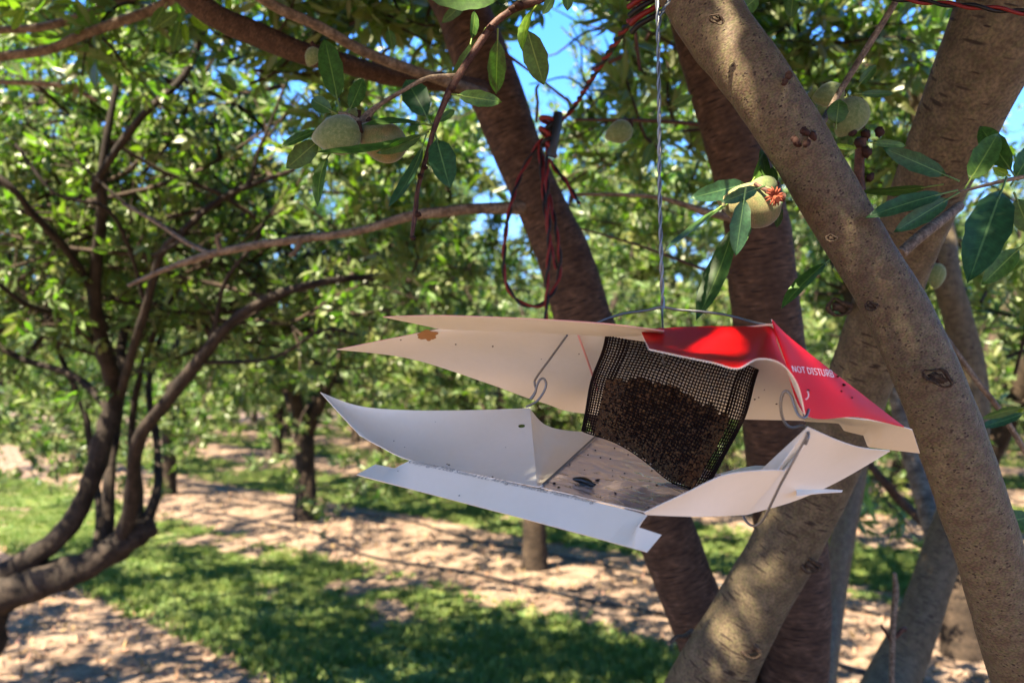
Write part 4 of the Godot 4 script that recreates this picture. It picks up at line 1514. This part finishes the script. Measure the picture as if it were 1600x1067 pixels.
func trap() -> void:
	# ---- roof, red outside and white inside
	var roof := thing("trap_roof", "red wing trap roof with white inside and folded paper flaps, hung on wire", "insect trap", P(1000, 530, 0.5))
	var back := sheet("back_panel", roof, [Vector3(690, 513, 0.53), Vector3(800, 518, 0.525), Vector3(905, 520, 0.52), Vector3(1050, 517, 0.485), Vector3(1150, 512, 0.46), Vector3(1208, 506, 0.447)],
		[Vector3(526, 546, 0.555), Vector3(640, 560, 0.575), Vector3(760, 598, 0.60), Vector3(845, 628, 0.62), Vector3(938, 648, 0.635), Vector3(1258, 657, 0.565)], 60, 20, M.paper, M.red, 0.006, false, Vector3.ZERO, M.red_edge)
	var left_flap := sheet("left_flap", roof, [Vector3(598, 495, 0.49), Vector3(690, 493, 0.465), Vector3(830, 498, 0.45), Vector3(950, 506, 0.44), Vector3(1038, 517, 0.43)],
		[Vector3(690, 514, 0.525), Vector3(760, 517, 0.52), Vector3(850, 520, 0.512), Vector3(950, 525, 0.50), Vector3(1036, 523, 0.48)], 40, 8, M.paper, M.red, 0.0, false, Vector3.ZERO, M.red_edge)
	sheet("front_flap", roof, [Vector3(1000, 515, 0.475), Vector3(1060, 512, 0.465), Vector3(1120, 510, 0.455), Vector3(1180, 511, 0.448), Vector3(1207, 512, 0.445), Vector3(1216, 540, 0.44), Vector3(1235, 590, 0.434), Vector3(1256, 640, 0.43)],
		[Vector3(1014, 546, 0.395), Vector3(1070, 558, 0.39), Vector3(1115, 567, 0.386), Vector3(1152, 576, 0.383), Vector3(1185, 561, 0.385), Vector3(1220, 568, 0.392), Vector3(1246, 600, 0.405), Vector3(1258, 647, 0.42)], 56, 14, M.red, M.paper, 0.004)
	var wing := sheet("right_wing", roof, [Vector3(1206, 499, 0.444), Vector3(1226, 520, 0.449), Vector3(1262, 550, 0.458), Vector3(1330, 603, 0.475), Vector3(1412, 666, 0.50)],
		[Vector3(1208, 508, 0.443), Vector3(1226, 560, 0.438), Vector3(1258, 648, 0.432), Vector3(1340, 652, 0.46), Vector3(1413, 668, 0.50)], 44, 22, M.red, M.paper, -0.004)
	sheet("wing_rim", roof, [Vector3(1257, 649, 0.434), Vector3(1310, 651, 0.45), Vector3(1360, 656, 0.47), Vector3(1412, 667, 0.501), Vector3(1426, 671, 0.506)],
		[Vector3(1257, 658, 0.54), Vector3(1312, 661, 0.55), Vector3(1320, 673, 0.55), Vector3(1350, 680, 0.55), Vector3(1357, 698, 0.55), Vector3(1388, 702, 0.55), Vector3(1438, 708, 0.545)], 40, 10, M.paper, M.red, 0.0, true)
	lettering("lettering", "NOT DISTURB", wing, Vector2(1238.5, 581), Vector2(1303, 590.5), Vector2(1236, 572), Vector2(1299, 579), M.ink_white, "Droid Sans")
	wire_on("print_mark", [Vector3(1259.5, 624, 0.4325), Vector3(1263, 621, 0.4325), Vector3(1264, 616, 0.4325), Vector3(1262, 611, 0.4325)], 1.6, wing.node, M.ink_white)
	specks_on(wing, [[1308, 589, 5], [1318, 602, 7], [1314, 612, 4], [1262, 610, 5], [1331, 622, 4], [1290, 560, 3]], "stains")
	specks_on(back, [[626, 530, 3], [712, 537, 3], [770, 540, 3.5], [1166, 600, 3.5], [1180, 623, 3.5], [1186, 620, 2.5], [1214, 630, 3.5], [1195, 608, 2], [905, 552, 2.5], [846, 560, 2]])
	var st := Shape.new()
	var c0: int = 0
	for k in [[0, 0, 1.0], [-7, -3, 0.55], [9, -4, 0.6], [3, 7, 0.5]]:
		var ring := []
		var mid := st.add(on_sheet(back, 667 + k[0], 523 + k[1] * 0.6, 0.0005), back.nor[0])
		for j in 14:
			var a := TAU * j / 14.0
			var f: float = k[2] * (1.0 + 0.25 * sin(a * 3 + k[0]))
			ring.append(st.add(on_sheet(back, 667 + k[0] + cos(a) * 13 * f, 523 + k[1] * 0.6 + sin(a) * 7.5 * f, 0.0005 + 0.00003 * c0), back.nor[0]))
		for j in 14:
			st.tri(mid, ring[j], ring[(j + 1) % 14])
		c0 += 1
	part("stain", st.done(M.stain), back.node)
	wire_on("fold_line", [Vector3(903, 522, 0.518), Vector3(917, 560, 0.545), Vector3(934, 610, 0.585)], 3.4, back.node, M.red_edge)

	# ---- tray, white, its floor coated with glue
	var tray := thing("trap_tray", "white paper trap tray with upturned sides and a shiny sticky floor", "insect trap", P(1000, 750, 0.5))
	var flap := sheet("front_flap", tray, [Vector3(586, 726, 0.505), Vector3(617, 732, 0.503), Vector3(640, 720, 0.50), Vector3(760, 746, 0.475), Vector3(880, 772, 0.45), Vector3(990, 799, 0.425), Vector3(1011, 805, 0.42), Vector3(995, 823, 0.413), Vector3(1034, 836, 0.41)],
		[Vector3(557, 742, 0.495), Vector3(590, 751, 0.492), Vector3(640, 764, 0.487), Vector3(740, 790, 0.465), Vector3(850, 819, 0.44), Vector3(950, 846, 0.42), Vector3(975, 853, 0.412), Vector3(990, 857, 0.408), Vector3(1011, 863, 0.405)], 64, 10, M.paper, M.paper, 0.0, true)
	bottom_floor = sheet("sticky_floor", tray, [Vector3(845, 762, 0.458), Vector3(890, 720, 0.52), Vector3(937, 677, 0.58)], [Vector3(1011, 801, 0.421), Vector3(1070, 772, 0.48), Vector3(1128, 743, 0.545)], 30, 30, M.glue, M.paper)
	var left := sheet("left_panel", tray, [Vector3(500, 613, 0.55), Vector3(560, 634, 0.552), Vector3(640, 641, 0.556), Vector3(740, 641, 0.562), Vector3(828, 638, 0.568)],
		[Vector3(562, 681, 0.53), Vector3(594, 698, 0.518), Vector3(640, 719, 0.502), Vector3(735, 740, 0.48), Vector3(839, 761, 0.459)], 60, 24, M.paper, M.paper, 0.012, false, Vector3(0.945, 0.22, 0.0027))
	sheet("corner_gusset", tray, [Vector3(828, 639, 0.567), Vector3(850, 663, 0.572), Vector3(885, 673, 0.578), Vector3(938, 676, 0.582)], [Vector3(839, 761, 0.459), Vector3(841, 761, 0.459), Vector3(843, 761, 0.459), Vector3(846, 760, 0.459)], 30, 20, M.paper, M.paper, 0.014)
	sheet("right_panel", tray, [Vector3(1006, 801, 0.416), Vector3(1070, 771, 0.417), Vector3(1130, 743, 0.419), Vector3(1185, 735, 0.423), Vector3(1226, 735, 0.428)], [Vector3(1010, 804, 0.419), Vector3(1050, 806, 0.428), Vector3(1090, 807, 0.437), Vector3(1130, 806, 0.446), Vector3(1166, 804, 0.455)], 30, 14, M.paper, M.paper, 0.002)
	sheet("end_panel", tray, [Vector3(1263, 667, 0.418), Vector3(1305, 686, 0.43), Vector3(1345, 699, 0.45), Vector3(1391, 704, 0.485)], [Vector3(1166, 804, 0.455), Vector3(1240, 783, 0.468), Vector3(1310, 752, 0.48), Vector3(1391, 705, 0.486)], 30, 22, M.paper, M.paper, 0.004)
	sheet("inner_gusset", tray, [Vector3(1262, 667, 0.419), Vector3(1263, 685, 0.424), Vector3(1240, 722, 0.428)], [Vector3(1188, 736, 0.48), Vector3(1205, 737, 0.46), Vector3(1226, 736, 0.434)], 14, 10, M.paper, M.paper)
	sheet("end_tab", tray, [Vector3(1245, 763, 0.465), Vector3(1280, 764, 0.475), Vector3(1317, 766, 0.487)], [Vector3(1245, 776, 0.45), Vector3(1280, 771, 0.47), Vector3(1316, 769, 0.485)], 8, 4, M.paper, M.paper)
	sheet("back_panel", tray, [Vector3(1118, 742, 0.60), Vector3(1180, 728, 0.59), Vector3(1222, 733, 0.56)], [Vector3(1100, 760, 0.56), Vector3(1160, 745, 0.55), Vector3(1215, 741, 0.54)], 10, 6, M.paper, M.paper)
	lettering("lettering", "Copyright 2008 Suterra LLC. All Rights Reserved. Patent Pending", flap, Vector2(636, 724.5), Vector2(926, 789), Vector2(644, 719.2), Vector2(934, 782.6), M.ink_grey, "Droid Sans", true)
	specks_on(flap, [[718, 775, 3], [702, 727, 4], [699, 726, 3], [770, 746, 4], [622, 737, 2]])
	specks_on(left, [[615, 690, 2.5], [632, 700, 2], [680, 660, 1.6], [790, 700, 1.6]])
	var litter := []
	for i in 46:
		litter.append([rng.randf_range(862, 1040), rng.randf_range(690, 795), rng.randf_range(1.4, 3.6)])
	var kept := []
	for q in litter:
		if q[1] > 762 - (q[0] - 845) * 0.92 + 6 and q[1] < 764 + (q[0] - 845) * 0.22:
			kept.append(q)
	specks_on(bottom_floor, kept, "crumbs")
	specks_on(bottom_floor, [[866, 757, 7], [873, 763, 6], [933, 752, 7], [1026, 760, 5], [962, 773, 5]], "crumbs")
	wire_on("floor_wire", [Vector3(848, 757, 0.462), Vector3(892, 717, 0.52), Vector3(938, 675, 0.578)], 3.2, tray, M.wire)

	# dead insect on the glue
	var bug := thing("dead_insect", "dark dead insect lying on the shiny sticky floor of the tray", "insect", on_sheet(bottom_floor, 911, 757, 0.002))
	var ib := Shape.new()
	var p0 := on_sheet(bottom_floor, 895, 754, 0.0022)
	var p1 := on_sheet(bottom_floor, 929, 763, 0.0016)
	var mid := p0.lerp(p1, 0.5) + Vector3(0, 0.0012, 0)
	tube(ib, smooth_path([[p0, 0.0007], [p0.lerp(mid, 0.4), 0.0016], [mid, 0.0021], [mid.lerp(p1, 0.6), 0.0017], [p1, 0.0005]], 6), 12, 0.25, 0.1, 1.0, 8)
	part("body", ib.done(M.insect), bug)
	for e in 2:
		var w := Shape.new()
		var side := Vector3(0.0012, 0.001, 0.0022) * (1.0 if e == 0 else -1.0)
		tube(w, smooth_path([[p0.lerp(p1, 0.3) + side * 0.5, 0.0006], [p0.lerp(p1, 0.6) + side, 0.0011], [p1 + side * 0.7, 0.0003]], 4), 6)
		part("wing", w.done(M.insect), bug)

	bag()


# the black net bag of bait between roof and tray
func bag_point(u: float, v: float, front: float) -> Vector3:
	var top := [Vector3(947, 523, 0.515), Vector3(1010, 532, 0.508), Vector3(1080, 548, 0.50), Vector3(1140, 562, 0.495), Vector3(1188, 578, 0.49)]
	var low := [Vector3(909, 673, 0.525), Vector3(955, 689, 0.52), Vector3(1010, 722, 0.51), Vector3(1055, 756, 0.50), Vector3(1102, 768, 0.49)]
	var a := along(top, u)
	var b := along(low, u)
	var q := a.lerp(b, v)
	var edge := clampf((u - 0.13) / 0.12, 0, 1) * clampf((0.87 - u) / 0.12, 0, 1)
	edge = edge * edge * (3.0 - 2.0 * edge)
	var belly := edge * sin(PI * pow(clampf(v, 0, 1), 1.35))
	q.x += (6.0 * sin(PI * v)) * (u - 0.3) * 2.0 + 3.0 * sin(v * 9.0 + u * 4.0) * (1.0 - v)
	q.y += 2.0 * sin(u * 13.0) * sin(v * 7.0)
	q.z += -front * (0.016 * belly + 0.0012) + 0.003 * sin(u * 7.0 + v * 5.0) * (1.0 - v)
	return V(q)


func bag() -> void:
	var o := thing("bait_bag", "black net bag of dark brown bait hanging between trap roof and tray", "bait bag", P(1040, 640, 0.5))
	var cols := 50
	var rows := 40
	for side in 2:
		var f := 1.0 if side == 0 else -1.0
		var s := Shape.new()
		var us := []
		for i in cols + 1:
			us.append(float(i) / cols)
		for i in 9:                                    # the doubled selvages
			us.append((i + 0.45) / cols * 0.9)
			us.append(1.0 - (i + 0.45) / cols * 0.9)
		for u in us:
			var path := []
			for j in 27:
				path.append([bag_point(u, j / 26.0, f), 0.00042])
			tube(s, path, 4, 0.0, 1.0, 0.0, 1, false)
		for j in rows + 1:
			var path := []
			var v := float(j) / rows
			for i in 33:
				path.append([bag_point(i / 32.0, v, f), 0.00042])
			tube(s, path, 4, 0.0, 1.0, 0.0, 1, false)
		var net := part("net", s.done(M.net), o, "stuff")
		net.set_meta("label", "near side of the net" if side == 0 else "far side of the net")
	# the bait inside: a packed lump and loose crumbs pressed against the net
	var lump := Shape.new()
	var nz := FastNoiseLite.new()
	nz.seed = 4
	nz.frequency = 0.09
	var nu := 48
	var nv := 34
	for side in 2:
		var f := 1.0 if side == 0 else -1.0
		for j in nv + 1:
			for i in nu + 1:
				var u := lerpf(0.115, 0.885, float(i) / nu)
				var crest := 0.46 + 0.07 * nz.get_noise_1d(u * 90.0) - 0.10 * sin(PI * u)
				var v := lerpf(crest, 0.985, float(j) / nv)
				var rim := minf(minf(float(i), nu - i) / 4.0, minf(float(j), nv - j) / 4.0)
				var inset := 0.86 * clampf(rim, 0, 1) + 0.10 * nz.get_noise_2d(i * 7.0, j * 7.0 + side * 900.0)
				var c := (bag_point(u, v, 1.0) + bag_point(u, v, -1.0)) * 0.5
				lump.add(c.lerp(bag_point(u, v, f), inset), eye.basis.z * f)
		var base := side * (nu + 1) * (nv + 1)
		for j in nv:
			for i in nu:
				var a := base + j * (nu + 1) + i
				lump.quad(a, a + 1, a + nu + 2, a + nu + 1)
	part("bait", lump.done(M.crumb), o)
	var bit := Shape.new()
	blob(bit, Vector3.ZERO, Vector3(0.0012, 0.0008, 0.0010), Basis(), 0.8, 5, 4)
	var places := []
	var tints := []
	var r := RandomNumberGenerator.new()
	r.seed = 12
	for i in 6500:
		var u := r.randf_range(0.12, 0.88)
		var crest := 0.45 + 0.07 * nz.get_noise_1d(u * 90.0) - 0.10 * sin(PI * u)
		var v := r.randf_range(crest, 0.985)
		var f := 1.0 if r.randf() < 0.8 else -1.0
		var c := (bag_point(u, v, 1.0) + bag_point(u, v, -1.0)) * 0.5
		places.append(Transform3D(Basis(Vector3(r.randfn(), r.randfn(), r.randfn()).normalized(), r.randf() * TAU).scaled(Vector3.ONE * r.randf_range(0.4, 1.25)), c.lerp(bag_point(u, v, f), r.randf_range(0.82, 0.97))))
		var w := r.randf()
		var tan_ := nz.get_noise_2d(u * 60.0, v * 60.0)
		tints.append(Color(0.062, 0.030, 0.014).lerp(Color(0.12, 0.066, 0.025), clampf(w * w * 0.8 + tan_ * 0.5, 0, 1)))
	scatter("crumbs", bit.done(M.crumb_bits), places, tints, o)
	wire_on("wire_hook", [Vector3(1034, 530, 0.47), Vector3(1036, 548, 0.482), Vector3(1037, 566, 0.488), Vector3(1038, 572, 0.492)], 3.0, o, M.wire)


# ---------------------------------------------------------------- ropes and wires
func ropes_and_wires() -> void:
	var hang := thing("wire_hanger", "twisted galvanised wire hanger running up from the paper trap to the limb", "wire", P(1035, 480, 0.5))
	twisted(hang, [Vector3(1026, -60, 0.52), Vector3(1028, 40, 0.515), Vector3(1030, 160, 0.51), Vector3(1031, 300, 0.505), Vector3(1034, 420, 0.50), Vector3(1036, 482, 0.50)], 7.2, 0.022, [M.wire, M.wire], "strand")
	twisted(hang, [Vector3(1062, -30, 0.54), Vector3(1046, 0, 0.53), Vector3(1032, 24, 0.52), Vector3(1029, 50, 0.516)], 7.0, 0.02, [M.wire, M.wire], "strand")
	wire_on("bow", [Vector3(930, 506, 0.50), Vector3(946, 499, 0.50), Vector3(975, 490, 0.50), Vector3(1010, 485, 0.50), Vector3(1034, 480, 0.50), Vector3(1060, 484, 0.50), Vector3(1100, 487, 0.492), Vector3(1140, 493, 0.48), Vector3(1180, 504, 0.462), Vector3(1206, 509, 0.45)], 4.2, hang, M.wire)
	wire_on("stem", [Vector3(1035, 478, 0.50), Vector3(1035, 495, 0.497), Vector3(1036, 516, 0.485)], 3.4, hang, M.wire)
	var lw := thing("hook_wire", "bent wire hook joining roof and tray on the left of the bait bag", "wire", P(840, 600, 0.57), "bent wires joining roof and tray")
	wire_on("hook", [Vector3(886, 524, 0.515), Vector3(862, 557, 0.545), Vector3(838, 590, 0.572), Vector3(835.5, 600, 0.575), Vector3(837.5, 609, 0.575), Vector3(832, 619, 0.575), Vector3(828, 624, 0.575)], 3.6, lw, M.wire)
	wire_on("loop", [Vector3(822, 636, 0.569), Vector3(830, 632, 0.569), Vector3(840, 626, 0.568), Vector3(850, 612, 0.568), Vector3(853.5, 600, 0.568), Vector3(850, 592, 0.568), Vector3(844, 593, 0.568), Vector3(839, 603, 0.569), Vector3(836, 615, 0.57), Vector3(830, 624, 0.572)], 3.6, lw, M.wire)
	var rw := thing("hook_wire", "S shaped wire hook joining the roof's red corner to the tray on the right", "wire", P(1240, 650, 0.44), "bent wires joining roof and tray")
	wire_on("hook", [Vector3(1264, 640, 0.43), Vector3(1261, 649, 0.425), Vector3(1255, 653, 0.423), Vector3(1248, 648, 0.424), Vector3(1242, 634, 0.426), Vector3(1237, 619, 0.427), Vector3(1229, 611, 0.428), Vector3(1223, 617, 0.43), Vector3(1220.5, 632, 0.432), Vector3(1222, 648, 0.434), Vector3(1228, 662, 0.436), Vector3(1239, 668, 0.438), Vector3(1252, 665, 0.438), Vector3(1261, 669, 0.43), Vector3(1264, 681, 0.416), Vector3(1259, 694, 0.418)], 4.6, rw, M.wire)
	wire_on("leg", [Vector3(1263, 678, 0.415), Vector3(1250, 702, 0.42), Vector3(1233, 733, 0.425), Vector3(1220, 757, 0.432), Vector3(1208, 782, 0.439), Vector3(1196, 806, 0.447), Vector3(1186, 819, 0.452), Vector3(1175, 821, 0.456), Vector3(1166, 814, 0.459), Vector3(1161, 804, 0.462)], 4.2, rw, M.wire)

	var mats := [M.rope_red, M.rope_black]
	var rope := thing("knotted_rope", "red and black twisted cord knotted in loops, hanging before the left limb", "rope", P(868, 190, 1.05))
	var d := 1.12
	twisted(rope, [Vector3(1030, -20, 0.66), Vector3(1000, 12, 0.70), Vector3(965, 62, 0.82), Vector3(925, 122, 0.98), Vector3(893, 172, d), Vector3(868, 196, d)], 9.5, 0.05, mats, "cord")
	twisted(rope, [Vector3(848, 216, d), Vector3(834, 236, d), Vector3(814, 272, d), Vector3(797, 325, d - 0.02), Vector3(788, 386, d - 0.03), Vector3(790, 440, d - 0.03), Vector3(812, 472, d - 0.03), Vector3(844, 477, d - 0.03), Vector3(867, 450, d - 0.02), Vector3(875, 413, d - 0.02), Vector3(868, 352, d - 0.02), Vector3(855, 292, d), Vector3(846, 240, d)], 8.0, 0.055, mats, "cord")
	twisted(rope, [Vector3(856, 215, d), Vector3(855, 300, d - 0.02), Vector3(858, 369, d - 0.03), Vector3(855, 437, d - 0.03), Vector3(853, 500, d - 0.03)], 8.0, 0.055, mats, "cord")
	twisted(rope, [Vector3(842, 225, d), Vector3(848, 290, d - 0.01), Vector3(853, 340, d - 0.02), Vector3(864, 400, d - 0.02), Vector3(870, 420, d - 0.02)], 7.0, 0.055, mats, "cord")
	twisted(rope, [Vector3(858, 248, d), Vector3(868, 264, d), Vector3(882, 280, d - 0.02), Vector3(905, 318, d - 0.04)], 8.0, 0.055, mats, "cord")
	# the knot: coils round the bundle, and a wrap of black tape
	for k in 5:
		var cy := 188.0 + k * 11.0
		var ring := []
		for j in 9:
			var a := TAU * j / 8.0
			ring.append(Vector3(857 + cos(a) * (12 - k) + 3.0 * sin(k * 2.1), cy + sin(a) * 4.0 + cos(a) * [3.0, -8.0, 9.0, -4.0, 12.0][k], d + sin(a) * 0.013))
		wire_on("knot", ring, 7.5, rope, mats[k % 2], 4)
	wire_on("tape", [Vector3(872, 176, d - 0.01), Vector3(870, 200, d - 0.012), Vector3(865, 225, d - 0.012), Vector3(861, 244, d - 0.01)], 15.0, rope, M.tape)
	var wrap := thing("rope_wrap", "red and black cord wrapped round the limb top beside the twisted wire", "rope", P(1010, 15, 0.66))
	for k in 5:
		var s0 := -26.0 + k * 13.0
		wire_on("cord", [Vector3(980 + k * 2, s0 + 24, 0.665), Vector3(1000, s0 + 12, 0.655), Vector3(1028, s0 - 4, 0.65), Vector3(1050, s0 - 18, 0.66)], 9.0, wrap, mats[(k + 1) % 2])
	var top := thing("limb_rope", "red and black cord tied across the top right corner between the limbs", "rope", P(1500, 8, 0.62))
	twisted(top, [Vector3(1340, -14, 0.64), Vector3(1400, -3, 0.63), Vector3(1460, 4, 0.62), Vector3(1530, 11, 0.60), Vector3(1600, 19, 0.59), Vector3(1680, 26, 0.58)], 11.0, 0.036, mats, "cord")
